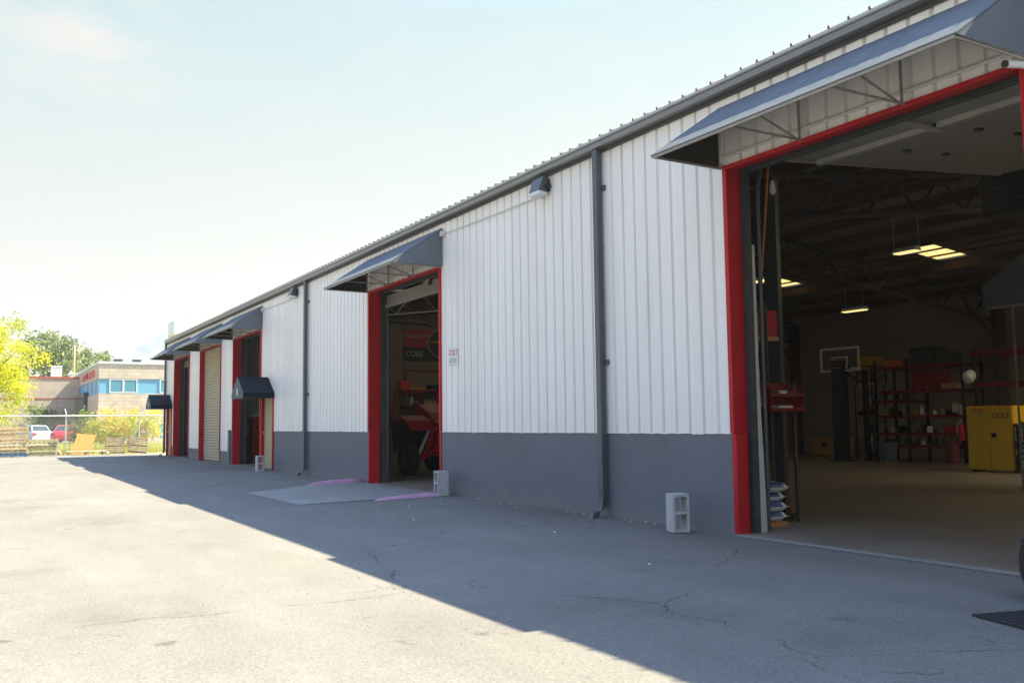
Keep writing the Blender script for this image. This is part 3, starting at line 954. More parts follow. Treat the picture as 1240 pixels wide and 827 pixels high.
gable_canopy(25.27, 'small black gabled canopy over the tan door beside the cinder block')
gable_canopy(40.17, 'small black gabled canopy at the far corner of the building')

# ------------------------------------------------------------------ wall fittings
def wall_light(y, z, label, flip=1):
    T = thing('wall_light', label, 'wall light', (D, y, z), 'dark wall pack lights under the gutter')
    b = MB(); b.box(D - .04, D - .001, y - .08, y + .08, z - .08, z + .09)
    b.lathe([(.03, 0), (.045, .02), (.045, .05)], 0, 0, 10)
    n = len(b.v) - 30
    b.v[n:] = [(D - .06 + x, y - .085 - zz, z - .02 + yy) for x, yy, zz in b.v[n:]]
    b.build('mount', M['black'], T, bevel=.01)
    b = MB(); b.prism([(D - .04, z + .12), (D - .12, z + .12), (D - .19, z - .08), (D - .04, z - .10)], 'y', y - .085, y + .20)
    b.build('housing', M['downpipe'], T, bevel=.012)
    b = MB(); b.prism([(D - .192, z - .083), (D - .04, z - .103), (D - .05, z - .14), (D - .18, z - .132)], 'y', y - .085, y + .20)
    b.build('lens', M['signwhite'], T, bevel=.006)
wall_light(10.92, 4.43, 'dark wall light on the wall between the two open doorways')
wall_light(22.7, 4.44, 'dark wall light left of the far downspout')
def cable(y0, z0, y1, z1, label):
    c = MB(); pts = [(D - .02, y0 + (y1 - y0) * i / 10, z0 + (z1 - z0) * i / 10 - .012 * math.sin(math.pi * i / 10)) for i in range(11)]
    c.tube(pts, .010, 6)
    o = c.build('power_cable', M['conduit']); tag(o, label, 'cable')
    j = MB(); j.box(D - .075, D - .002, y1 - .03, y1 + .05, z1 - .05, z1 + .04); j.build('junction_box', M['conduit'], o)
cable(11.13, 4.33, 14.22, 4.37, 'white cable from the near wall light to the middle awning')
cable(22.95, 4.33, 25.78, 4.36, 'white cable from the far wall light to the awning beyond')
T = thing('security_camera', 'white bullet security camera under the near awning', 'camera', (D, 4.03, 3.79))
b = MB(); b.tube([(6.76, 4.035, 3.79), (6.54, 4.06, 3.765)], .030, 14); b.build('body', M['white'], T)
b = MB(); b.tube([(6.54, 4.06, 3.765), (6.523, 4.062, 3.763)], .027, 14); b.build('lens', M['black'], T)
b = MB(); b.tube([(D - .013, 4.03, 3.79), (6.755, 4.035, 3.79)], .018, 8); b.tube([(D - .001, 4.03, 3.79), (D - .012, 4.03, 3.79)], .045, 10); b.build('mount', M['white'], T)
T = thing('wall_sign', 'small white sign with red lettering on ribbed wall beside the middle doorway', 'sign', (D, 13.91, 2.28))
b = MB(); b.box(D - .012, D - .003, 13.74, 14.08, 2.13, 2.43); b.build('board', M['signwhite'], T, bevel=.003)
text('lettering', 'COLT', .135, M['signred'], T, (D - .014, 13.91, 2.325), FACE_NX, sx=.95)
for k, zz in enumerate((2.23, 2.20, 2.17)):
    b = MB()
    y = 13.79
    while y < 14.02:
        l = rnd.uniform(.02, .05); b.box(D - .0145, D - .0122, y, y + l, zz - .008, zz + .008); y += l + .012
    b.build('small_print', M['signteal'], T)

# ------------------------------------------------------------------ cinder blocks
def block(x, y, rot, label):
    b = MB()
    b.grid_solid([-.095, -.065, .065, .095], [0, .035, .185, .215, .365, .40], {(1, 1), (1, 3)}, 'y', -.095, .095)
    M4 = Matrix.Translation((x, y, .004)) @ Matrix.Rotation(rot, 4, 'Z')
    b.v = [tuple(M4 @ Vector(p)) for p in b.v]
    o = b.build('cinder_block', M['block'], bevel=.006)
    tag(o, label, 'block', 'cinder blocks standing by the doors')
block(6.45, 7.86, R(-16), 'grey cinder block standing before the wall between downspout and red post')
block(6.58, 13.96, R(86), 'grey cinder block at the end of the pink lip by the middle doorway')
block(6.36, 24.38, R(2), 'pale cinder block standing at the tan entry door')
# loose chips along the wall foot
for i in range(26):
    x, y = (D - abs(rnd.gauss(.05, .12)) - .02, rnd.uniform(7.6, 13.5)) if i < 18 else (rnd.uniform(4.6, 6.5), rnd.uniform(5.0, 13))
    b = MB(); r = rnd.uniform(.008, .018)
    b.lathe([(r * .5, 0), (r, r * .3), (r * .7, r * .9), (r * .2, r * 1.1)], x, y, 6, .001)
    tag(b.build('stone_chip', M['pebble']), 'tiny pale stone chip lying on the asphalt near the wall', 'stone', 'stone chips along the wall')

gr = MB(); rg = random.Random(31)
for i in range(2600):
    y = rg.uniform(3, 40); x = D - abs(rg.gauss(0, .09)) - .004
    if any(a - .1 < y < b_ + .1 for a, b_ in DOORS): x -= .1
    if rg.random() < .45: x, y = rg.uniform(.5, 6.7), rg.uniform(2.5, 16)
    r = rg.uniform(.002, .007); w0 = rg.uniform(0, 6)
    n = len(gr.v)
    gr.v += [(x + r * math.cos(w0 + k * 2.1), y + r * math.sin(w0 + k * 2.1), .001) for k in range(3)] + [(x, y, r * 1.1)]
    gr.face((n, n + 1, n + 3)); gr.face((n + 1, n + 2, n + 3)); gr.face((n + 2, n, n + 3))
kind(gr.build('grit', M['grit']), 'stuff')
# mat and planter pot at the right edge
b = MB()
ang = R(-14)
M4 = Matrix.Translation((5.13, 3.59, 0)) @ Matrix.Rotation(ang, 4, 'Z')
b.box(0, 1.6, -1.05, 0, .003, .014, M4)
for k in range(16):
    b.box(.03, 1.57, -.06 - k * .062, -.03 - k * .062, .0138, .018, M4)
tag(b.build('rubber_mat', M['rubber'], bevel=.003), 'black ribbed rubber mat on the asphalt at the right edge', 'mat')
T = thing('tub', 'black round rubber tub with wire handle standing on the mat', 'tub', (5.97, 3.55, .02))
b = MB(); b.lathe([(.16, 0), (.19, .03), (.225, .16), (.225, .26), (.205, .34), (.215, .36), (.20, .365), (.19, .34), (.20, .26), (.15, .05)], 5.97, 3.55, 28, .02)
b.build('bowl', M['rubber'], T, smooth=True)
b = MB(); b.tube([(5.97 + .205 * math.cos(w), 3.55, .37 + .16 * math.sin(w)) for w in [math.pi * i / 12 for i in range(13)]], .008, 6); b.build('handle', M['galv'], T)

# ================================================================== inside the near bay
def post(x, y, h_, label, rz=0.0, w=.13):
    T = thing('lift_column', label, 'vehicle lift', (x, y, .012), 'vehicle lift columns')
    M4 = Matrix.Translation((x, y, 0)) @ Matrix.Rotation(rz, 4, 'Z')
    b = MB()
    pr_ = [(-w, -w), (w, -w), (w, w), (w * .35, w), (w * .35, w * .7), (w * .75, w * .7), (w * .75, -w * .75), (-w * .75, -w * .75), (-w * .75, w * .7), (-w * .35, w * .7), (-w * .35, w), (-w, w)]
    b.prism(pr_, 'z', .03, h_, M4); b.build('mast', M['navysteel'], T)
    b = MB(); b.box(-w * 1.6, w * 1.6, -w * 1.7, w * 1.7, .013, .032, M4); b.build('base_plate', M['navysteel'], T)
    b = MB(); b.box(-w * .7, w * .7, -w * .2, w * 1.25, .9, 1.5, M4); b.build('carriage', M['darksteel'], T)
    return T
post(8.07, 7.99, 4.0, 'tall dark lift column just inside the near doorway', .5, .078)
post(20.55, 18.0, 2.75, 'dark blue lift column before the parts shelves', .2, .16)
T = thing('pull_strap', 'orange pull strap hanging inside the red post with yellow handle', 'strap', (7.2, 7.3, 4.0))
b = MB(); b.tube([(7.50, 7.43, 3.98), (7.40, 7.40, 3.4), (7.28, 7.37, 2.7), (7.17, 7.36, 2.05), (7.15, 7.36, 1.93)], .012, 7); b.build('strap', M['orange'], T)
b = MB(); b.tube([(7.15, 7.36, 1.93), (7.19, 7.36, 1.65), (7.20, 7.36, 1.42)], .005, 5); b.build('cord', M['amber'], T)
b = MB(); b.lathe([(.012, 0), (.03, .02), (.026, .09), (.01, .12)], 7.20, 7.36, 8, 1.31); b.build('handle', M['amber'], T)
# red tool tray rack fixed to the column
T = thing('tool_rack', 'red steel tool tray rack with two shelves in front of the dark lift column', 'tool rack', (7.9, 7.78, .012))
b = MB()
x0, x1, y0, y1 = 7.68, 8.17, 7.68, 7.85
b.box(x0, x1, y1, y1 + .008, 1.25, 1.58)
for z in (1.25, 1.41):
    b.box(x0, x1, y0, y1, z, z + .01); b.box(x0, x1, y0, y0 + .01, z, z + .045)
b.prism([(y0, 1.25), (y1, 1.25), (y1, 1.60), (y0, 1.50)], 'x', x1, x1 + .01); b.prism([(y0, 1.25), (y1, 1.25), (y1, 1.60), (y0, 1.50)], 'x', x0 - .01, x0)
b.build('tray', M['redsteel'], T)
for xx in (7.74, 8.10):
    b = MB(); b.box(xx, xx + .03, 7.76, 7.79, .012, 1.249); b.build('leg', M['darksteel'], T)
b = MB(); b.box(7.80, 7.83, 7.86, 7.89, 1.25, 2.5); b.build('upright', M['darksteel'], T)
def goods(kind_, x, y, z, s, mtl, label, grp=None, name=None):
    b = MB()
    if kind_ == 'box':
        b.box(x - s[0] / 2, x + s[0] / 2, y - s[1] / 2, y + s[1] / 2, z, z + s[2])
        b.box(x - s[0] / 2 - .004, x + s[0] / 2 + .004, y - s[1] / 2 - .004, y + s[1] / 2 + .004, z + s[2] * .8, z + s[2] * .86)
        o = b.build(name or 'box', mtl, bevel=.006)
    elif kind_ == 'can':
        b.lathe([(s[0] * .95, 0), (s[0], .01), (s[0], s[2] * .95), (s[0] * .9, s[2])], x, y, 14, z)
        o = b.build(name or 'can', mtl, smooth=False)
    elif kind_ == 'bottle':
        b.lathe([(s[0] * .95, 0), (s[0], .01), (s[0], s[2] * .6), (s[0] * .45, s[2] * .78), (s[0] * .35, s[2] * .95), (s[0] * .4, s[2])], x, y, 12, z)
        o = b.build(name or 'bottle', mtl, smooth=True)
    return tag(o, label, (name or kind_).replace('_', ' '), grp)
for k, (mt, lab) in enumerate((('black', 'black'), ('galv', 'steel'), ('redsteel', 'red'))):
    goods('box', 7.76 + k * .14, 7.77, 1.422, (.11, .11, .07), M[mt], lab + ' tool case on the upper tray of the red rack', None, 'tool_case')
goods('box', 7.92, 7.77, 1.262, (.22, .12, .06), M['galv'], 'flat steel tool case on the lower tray of the red rack', None, 'tool_case')
goods('can', 8.13, 7.78, 1.422, (.03, 0, .17), M['black'], 'black spray can standing at the end of the red rack', None, 'spray_can')
T = thing('engine_hoist', 'red shop hoist with dark sloping boom behind the red tool rack', 'hoist', (8.4, 8.5, .012))
b = MB(); b.box(8.30, 8.36, 8.45, 8.51, .09, 2.0); b.build('mast', M['redsteel'], T)
b = MB(); b.tube([(7.62, 7.98, 2.02), (8.30, 8.46, 1.60)], .035, 8); b.build('boom', M['black'], T)
b = MB(); b.box(8.2, 8.7, 8.45, 8.51, .02, .088); b.build('base', M['redsteel'], T)
T = thing('parts_basket', 'red wire bin bracketed high beside the near lift column', 'bin', (7.9, 7.9, 2.1))
b = MB(); b.prism([(7.72, 2.12), (8.02, 2.12), (8.02, 2.42), (7.84, 2.42)], 'y', 7.9, 8.0); b.build('basket', M['red'], T)
b = MB(); b.box(7.70, 8.03, 7.89, 8.02, 2.07, 2.118); b.build('bracket', M['plywood'], T)
# bags of ice melt
for k in range(4):
    b = MB()
    zc = .12 + k * .105
    nx, ny = 8, 6
    for j in range(ny + 1):
        for i in range(nx + 1):
            u, v = i / nx * 2 - 1, j / ny * 2 - 1
            e_ = max(0, (1 - abs(u) ** 3)) ** .5 * max(0, (1 - abs(v) ** 3)) ** .5
            for s_ in (1, -1):
                b.v.append((7.56 + u * .19 + rnd.gauss(0, .004), 7.70 + v * .15 + k * .012 * (-1) ** k, zc + s_ * .058 * e_ + rnd.gauss(0, .003) * e_))
    for j in range(ny):
        for i in range(nx):
            q = lambda i, j, s_: ((j * (nx + 1) + i) * 2 + s_)
            b.cur = 0 if i <= 5 and not (j == 2 and k % 2) else 1
            b.face((q(i, j, 0), q(i + 1, j, 0), q(i + 1, j + 1, 0), q(i, j + 1, 0)))
            b.cur = 1
            b.face((q(i, j, 1), q(i, j + 1, 1), q(i + 1, j + 1, 1), q(i + 1, j, 1)))
    o = b.build('granule_bag', [M['bluebag'], M['whitebag']], smooth=True)
    md = o.modifiers.new('skin', 'SOLIDIFY'); md.thickness = .004
    tag(o, ['lowest', 'second lowest', 'second highest', 'topmost'][k] + ' blue and white plastic bag in the stack inside the near doorway', 'bag', 'stacked granule bags')
b = MB(); b.box(7.38, 7.74, 7.56, 7.84, .013, .058)
tag(b.build('plywood_block', M['plywood']), 'low wooden base under the blue and white bags', 'base')
b = MB(); b.lathe([(.10, 0), (.13, .02), (.13, .05), (.09, .055)], 8.35, 8.2, 16, .013)
tag(b.build('drip_pan', M['black'], smooth=False), 'shallow black drip pan on the floor by the lift column', 'pan')

# back wall goods: crate, basketball hoop
T = thing('wooden_crate', 'plywood crate with dark emblem on the floor against the back wall', 'crate', (23.2, 20.8, .012))
b = MB(); b.box(22.95, 23.7, 20.3, 21.33, .06, .58); b.build('body', M['plywood'], T, bevel=.008)
b = MB()
for yy in (20.35, 20.8, 21.2): b.box(22.97, 23.68, yy, yy + .1, .013, .058)
b.build('runner', M['plywood'], T)
b = MB()
for k in range(8):
    w = k * math.pi / 4 + .2
    b.prism([(20.8 + .02 * math.cos(w + 1.57), .36 + .02 * math.sin(w + 1.57)), (20.8 + .02 * math.cos(w - 1.57), .36 + .02 * math.sin(w - 1.57)), (20.8 + .17 * math.cos(w), .36 + .17 * math.sin(w))], 'x', 22.943 - k * .0006, 22.949)
b.prism([(20.8 + .08 * math.cos(k * .524), .36 + .08 * math.sin(k * .524)) for k in range(12)], 'x', 22.936, 22.949)
b.build('emblem', M['inkblack'], T)
T = thing('basketball_hoop', 'basketball hoop with clear white edged backboard high on a dark pole', 'basketball hoop', (21.2, 17.9, .012))
X = 20.6
b = MB(); b.grid_solid([17.36, 17.41, 18.65, 18.70], [2.46, 2.51, 3.07, 3.12], {(1, 1)}, 'x', X, X + .03)
b.build('backboard_frame', M['white'], T)
b = MB(); b.grid_solid([17.76, 17.80, 18.26, 18.30], [2.55, 2.59, 2.83, 2.87], {(1, 1)}, 'x', X + .004, X + .022); b.build('target_square', M['white'], T)
b = MB(); b.tube([(X - .24 + .22 * math.cos(w), 18.03 + .22 * math.sin(w), 2.54) for w in [2 * math.pi * i / 20 for i in range(21)]], .012, 6)
b.box(X - .03, X - .002, 17.93, 18.13, 2.5, 2.56); b.build('rim', M['orangered'], T)
b = MB(); b.tube([(X + .035, 18.0, 2.75), (21.25, 17.75, 2.35)], .03, 6); b.tube([(X + .035, 18.0, 2.5), (21.25, 17.75, 2.1)], .03, 6); b.build('arm', M['black'], T)
b = MB(); b.box(21.2, 21.32, 17.68, 17.8, .013, 2.5); b.build('pole', M['black'], T)
b = MB(); b.box(X + .04, X + .12, 17.4, 17.68, 2.5, 2.56); b.build('bracket', M['white'], T)
# parts shelving
SX0, SX1 = 21.5, 22.3
T = thing('pallet_rack', 'tall dark shelving with red beams full of parts along the back', 'shelving', (21.9, 16.4, .012))
for yy in (14.95, 16.58, 17.6):
    for xx in (SX0, SX1):
        b = MB(); b.box(xx, xx + .06, yy, yy + .06, .013, 2.75); b.build('upright', M['black'], T)
    for z in (.4, 1.0, 1.6, 2.2):
        b = MB(); b.tube([(SX0 + .06, yy + .03, z), (SX1, yy + .03, z + .45)], .015, 5); b.build('brace', M['black'], T)
LV = [.46, .78, 1.24, 1.65, 1.90, 2.55]
for z in LV:
    for (ya, yb) in ((15.012, 16.578), (16.642, 17.598)):
        if z == 1.65 and ya < 16: continue
        for xx in (SX0 - .01, SX1):
            b = MB(); b.box(xx, xx + .04, ya, yb, z - .07, z); b.build('beam', M['redsteel'], T)
        b = MB(); b.box(SX0 + .032, SX1 - .002, ya, yb, z - .025, z - .004); b.build('deck', M['darksteel'], T)
T2 = thing('shelf_unit', 'narrow shelf unit with tan boards left of the red beamed rack', 'shelving', (21.6, 17.98, .012))
b = MB()
for xx in (21.45, 21.95):
    for yy in (17.68, 18.26): b.box(xx, xx + .03, yy, yy + .03, .013, 2.1)
b.build('frame', M['black'], T2)
for z in (.06, .47, .76, 1.22, 1.55, 1.98):
    b = MB(); b.box(21.44, 21.99, 17.712, 18.256, z, z + .03); b.build('board', M['plywood'], T2)
goods('box', 21.85, 17.1, 2.552, (.5, .6, .2), M['orangered'], 'orange red crate on top of the red beamed rack', None, 'plastic_crate')
goods('box', 21.75, 17.98, 2.012, (.45, .5, .08), M['cardboard'], 'low wooden tray on top of the narrow shelf unit', None, 'tray')
goods('box', 21.8, 18.0, 2.64, (.5, .5, .24), M['amber'], 'amber plastic crate high above the narrow shelf unit', None, 'plastic_crate')
b = MB(); b.box(21.5, 22.1, 17.68, 18.3, 2.6, 2.635); b.box(22.1, 22.13, 17.72, 17.76, 2.13, 2.6); b.box(22.1, 22.13, 18.22, 18.26, 2.13, 2.6); b.box(21.52, 21.55, 17.72, 17.76, 2.13, 2.6); b.box(21.52, 21.55, 18.22, 18.26, 2.13, 2.6)
tag(b.build('riser_shelf', M['redsteel']), 'red riser shelf holding the amber crate', 'shelf')
goods('box', 21.85, 16.15, 2.552, (.6, .72, .46), M['black'], 'big black storage trunk on the top shelf, square and tallest', None, 'storage_trunk')
goods('box', 21.85, 15.36, 2.552, (.6, .74, .28), M['darksteel'], 'low dark storage trunk at the right end of the top shelf', None, 'storage_trunk')
T3 = thing('steel_cabinet', 'dark red steel cabinet on the upper shelf of the rack', 'cabinet', (21.8, 16.1, 1.902))
b = MB(); b.box(21.56, 22.1, 15.70, 16.52, 1.905, 2.42); b.build('body', M['redsteel'], T3, bevel=.006)
b = MB(); b.box(21.545, 21.558, 15.72, 16.10, 1.93, 2.40); b.build('door', M['redsteel'], T3)
b = MB(); b.box(21.545, 21.558, 16.12, 16.50, 1.93, 2.40); b.build('door', M['redsteel'], T3)
for yy in (16.0, 16.2):
    b = MB(); b.box(21.53, 21.5445, yy, yy + .06, 1.945, 1.96); b.build('handle', M['white'], T3)
for k in range(2):
    goods('box', 21.75, 15.30 + k * .235, 1.902, (.3, .22, .14), M['cardboard'], ['left', 'right'][1 - k] + ' of two small tan cartons beside the dark red cabinet', None, 'carton')
goods('box', 21.7, 15.36, .782, (.3, .45, .17), M['red'], 'bright red tool box at the right end of a low shelf', None, 'tool_box')
goods('can', 21.62, 16.05, .782, (.07, 0, .17), M['white'], 'white bucket on the middle shelf of the rack', None, 'bucket')
mats_ = ['black', 'darksteel', 'galv', 'navysteel', 'redsteel', 'cardboard', 'barrel', 'amber', 'white']
wts = [6, 5, 2, 4, 2, 1, 3, 1, 1]
for li, z in enumerate([.46, 1.24, 1.65, .78]):
    for k in range(13):
        y = 15.1 + k * .19 + rnd.uniform(-.03, .03)
        if z == 1.65 and y < 16.7: continue
        if abs(y - 16.6) < .1 or y > 17.5: continue
        if z == .78 and (y < 15.7 or abs(y - 16.05) < .12): continue
        mt = rnd.choices(mats_, wts)[0]
        hh = rnd.uniform(.09, .26)
        kd = rnd.choice(['bottle', 'can', 'box'])
        sz = (rnd.uniform(.16, .3), rnd.uniform(.09, .14), hh) if kd == 'box' else (rnd.uniform(.03, .055), 0, hh)
        goods(kd, 21.62 if kd != 'box' else 21.7, y, z + .001, sz, M[mt],
              {'bottle': 'small fluid bottle', 'can': 'small dark can', 'box': 'small parts box'}[kd] + ' standing in a row on the ' + ['lowest', 'third', 'fourth', 'second'][li] + ' red beamed shelf', 'small goods on the parts rack',
              {'bottle': 'fluid_bottle', 'can': 'paint_can', 'box': 'parts_box'}[kd])
for z, n in ((.09, 3), (.50, 3), (.79, 3), (1.25, 4), (1.58, 2), (2.095, 4)):
    for k in range(n):
        kd = rnd.choice(['bottle', 'can', 'box']) if z < 2 else 'bottle'
        mt = rnd.choices(mats_, wts)[0] if z < 2 else 'white'
        y = 17.78 + k * .135
        sz = (.2, .11, rnd.uniform(.1, .2)) if kd == 'box' else (.04, 0, rnd.uniform(.1, .2) if z < 2 else .07)
        goods(kd, 21.62, y, z + .002, sz, M[mt], 'little ' + kd + ' on the ' + {.09: 'lowest board', .5: 'second board', .79: 'third board', 1.25: 'fourth board', 1.58: 'fifth board', 2.095: 'top tray'}[z] + ' of the narrow shelf unit', 'small goods on the narrow shelf unit',
              {'bottle': 'fluid_bottle', 'can': 'paint_can', 'box': 'parts_box'}[kd])
T = thing('waste_bin', 'round blue grey waste bin on castors before the shelves', 'bin', (21.15, 17.0, .012))
b = MB(); b.lathe([(.20, 0), (.22, .02), (.255, .42), (.275, .43), (.275, .47), (.25, .47), (.21, .06)], 21.15, 17.0, 22, .07); b.build('bin', M['barrel'], T)
b = MB()
for w in (0.4, 2.0, 3.6, 5.2): b.lathe([(.03, 0), (.035, .02), (.03, .055)], 21.15 + .18 * math.cos(w), 17.0 + .18 * math.sin(w), 8, .013)
b.build('castor', M['galv'], T)
T = thing('fire_extinguisher', 'red fire extinguisher on the rack end near the yellow cabinet', 'extinguisher', (21.4, 14.98, .6))
b = MB(); b.lathe([(.06, 0), (.075, .02), (.075, .36), (.03, .42), (.03, .46)], 21.38, 14.98, 14, .6); b.build('cylinder', M['red'], T, smooth=True)
b = MB(); b.tube([(21.36, 14.98, 1.05), (21.30, 15.02, 1.0), (21.29, 15.04, .75)], .012, 6); b.box(21.33, 21.42, 14.96, 15.0, 1.06, 1.09); b.build('hose', M['inkwhite'], T)
b = MB(); b.lathe([(.14, 0), (.155, .02), (.155, .5), (.10, .58)], 21.2, 15.1, 18, .013)
M['maroon'] = mat('maroon_paint', (.10, .010, .014), .5, .2, 3.0)
tag(b.build('gas_cylinder', M['maroon'], smooth=False), 'squat dark red cylinder on the floor beside the rack', 'cylinder')
b = MB(); b.box(21.47, 21.478, 15.1, 15.26, 1.3, 1.52)
tag(b.build('paper_notice', M['inkwhite']), 'pale paper notice hung on the end of the parts rack', 'notice')

# second rack and the yellow safety cabinet
T = thing('pallet_rack', 'red beamed rack behind the yellow safety cabinet', 'shelving', (19.4, 11.4, .012))
for yy in (12.98, 9.5):
    for xx in (19.15, 19.95):
        b = MB(); b.box(xx, xx + .07, yy, yy + .07, .013, 2.7); b.build('upright', M['black'], T)
for z in (1.42, 1.92, 2.62):
    for xx in (19.12, 20.022):
        b = MB(); b.box(xx, xx + .029, 9.4, 13.1, z - .09, z); b.build('beam', M['redsteel'], T)
T = thing('hard_hat', 'white hard hat hung on the end of a red rack beam', 'hard hat', (19.0, 13.05, 2.0))
b = MB()
b.lathe([(.165, 0), (.15, .008), (.125, .012), (.12, .06), (.10, .115), (.06, .15), (.012, .163)], 0, 0, 18)
M4 = Matrix.Translation((19.05, 13.08, 2.06)) @ Matrix.Rotation(R(-75), 4, 'Y') @ Matrix.Scale(.95, 4)
b.v = [tuple(M4 @ Vector(p)) for p in b.v]
b.build('shell', M['white'], T, smooth=True)
T = thing('safety_cabinet', 'yellow flammable storage cabinet with two doors against the rack', 'cabinet', (18.8, 12.37, .012))
CX = 18.6
b = MB(); b.box(CX + .02, CX + .46, 11.85, 12.89, .05, 1.40); b.build('body', M['yellow'], T, bevel=.008)
for ya, yb in ((11.865, 12.362), (12.372, 12.88)):
    b = MB(); b.box(CX - .005, CX + .018, ya, yb, .075, 1.385); b.build('door', M['yellow'], T, bevel=.006)
b = MB(); b.box(CX - .03, CX - .006, 12.22, 12.32, .74, .83); b.build('latch', M['black'], T)
b = MB()
for yy in (11.9, 12.8): b.box(CX + .05, CX + .4, yy, yy + .05, .013, .049)
b.build('foot', M['black'], T)
text('lettering', 'COLT', .155, M['inkblack'], T, (CX - .007, 12.10, 1.19), FACE_NX, sx=1.0)
text('lettering', 'FLAMMABLE', .058, M['signred'], T, (CX - .007, 12.62, 1.32), FACE_NX)
text('lettering', 'KEEP FIRE AWAY', .038, M['signred'], T, (CX - .007, 12.62, 1.272), FACE_NX)
b = MB(); b.box(CX - .0075, CX - .0055, 12.74, 12.79, 1.19, 1.24); b.box(CX - .0075, CX - .0055, 12.54, 12.62, 1.2, 1.235); b.build('sticker', M['palletgreen'], T)
for k, (yy, hh) in enumerate(((11.79, 1.02), (11.66, 1.06))):
    T = thing('track_bar', ['short', 'long'][k] + ' black boxed bar with pale markings leaning beside the yellow cabinet', 'bar', (18.62, yy, .012), 'black bars by the yellow cabinet')
    b = MB(); b.box(18.58, 18.66, yy - .035, yy + .035, .013, hh); b.build('bar', M['black'], T)
    b = MB(); z = hh - .05
    while z > .1:
        l = rnd.uniform(.03, .12); b.box(18.576, 18.5797, yy - .012 - .008 * k, yy + .012 + .008 * k, z - l, z)
        z -= l + rnd.uniform(.01, .05)
        if k == 0 and z < .65: break
    b.build('marking', M['inkwhite'], T)
    if k == 0:
        b = MB(); b.box(18.576, 18.5797, yy - .016, yy + .016, .38, .5); b.build('label', M['amber'], T)
# dark blue awning over the shop office door, right side
T = thing('office_awning', 'dark blue awning inside the shop at the right edge', 'awning', (14.3, 9.0, 2.9))
b = MB(); b.prism([(9.31, 2.92), (9.31, 3.26), (8.45, 3.78), (8.2, 3.78), (8.2, 2.92)], 'x', 14.0, 14.02); b.build('side_panel', M['vinyl'], T)
b = MB(); b.prism([(9.31, 3.26), (9.31, 2.92), (9.30, 2.92), (9.30, 3.25), (8.45, 3.765), (8.45, 3.78)], 'x', 14.022, 16.2); b.build('canopy', M['vinyl'], T)
b = MB(); b.tube([(14.05, 9.28, 2.90), (14.05, 8.2, 2.90)], .025, 6); b.tube([(14.06, 8.85, .013), (14.06, 8.85, 2.9)], .02, 6); b.build('frame', M['tube'], T)
g = MB(); g.grid_solid([14.1, 16.3], [.013, 3.9], set(), 'y', 8.02, 8.12)
tag(g.build('office_wall', M['innerwall']), 'dim office wall under the dark blue awning inside the shop', 'wall')

# ceiling lights and fan
def hung_light(x, y, z, label, ln=.9):
    T = thing('strip_light', label, 'ceiling light', (x, y, z), 'strip lights hung in the shop')
    b = MB(); b.prism([(x - .12, z), (x + .12, z), (x + .05, z + .09), (x - .05, z + .09)], 'y', y - ln / 2, y + ln / 2); b.build('housing', M['white'], T)
    b = MB(); b.box(x - .10, x + .10, y - ln / 2 + .02, y + ln / 2 - .02, z - .025, z - .002); b.build('tube', M['lamp'], T)
    b = MB()
    for yy in (y - .3, y + .3): b.tube([(x, yy, z + .09), (x, yy, zceil(x) - .01)], .005, 4)
    b.build('hanger', M['galv'], T)
hung_light(21.58, 18.26, 4.22, 'glowing strip light hung low before the back wall', .8)
hung_light(16.9, 17.16, 4.62, 'glowing strip light nearest the lift column', .5)
hung_light(16.78, 12.8, 4.62, 'glowing strip light just under the right skylight', .55)
T = thing('ceiling_fan', 'white ceiling fan hung on a long rod', 'fan', (13.65, 15.0, 4.6))
b = MB(); b.tube([(13.65, 15, 4.68), (13.65, 15, zceil(13.65) - .01)], .014, 6); b.lathe([(.06, 0), (.05, .06), (.02, .1)], 13.65, 15, 10, zceil(13.65) - .11); b.build('rod', M['white'], T)
b = MB(); b.lathe([(.05, 0), (.10, .02), (.10, .08), (.04, .12)], 13.65, 15, 14, 4.57); b.build('motor', M['white'], T)
for k in range(3):
    w = k * 2.094 + .5
    M4 = Matrix.Translation((13.65, 15, 4.60)) @ Matrix.Rotation(w, 4, 'Z') @ Matrix.Rotation(R(10), 4, 'X')
    b = MB(); b.prism([(.1, -.04), (.68, -.065), (.68, .065), (.1, .04)], 'z', 0, .008, M4); b.build('blade', M['white'], T)
T = thing('duct_unit', 'boxy dark ceiling heater at the upper right inside the shop', 'heater', (12.6, 7.6, 4.0))
b = MB(); b.box(12.2, 13.2, 7.15, 8.05, 3.95, 4.65); b.build('case', M['darksteel'], T, bevel=.02)
b = MB()
for k in range(6): b.box(12.19, 12.199, 7.25, 7.95, 4.02 + k * .095, 4.07 + k * .095)
b.build('louvre', M['track'], T)
b = MB()
for yy in (7.3, 7.9): b.tube([(12.7, yy, 4.65), (12.7, yy, zceil(12.7) - .01)], .01, 5)
b.build('hanger', M['galv'], T)
b = MB(); b.lathe([(.02, 0), (.035, .03), (.03, .1), (.015, .16)], 7.62, 7.5, 10, 3.66)
tag(b.build('door_sensor_lamp', M['white'], smooth=True), 'small white lamp high inside the near red post', 'lamp')

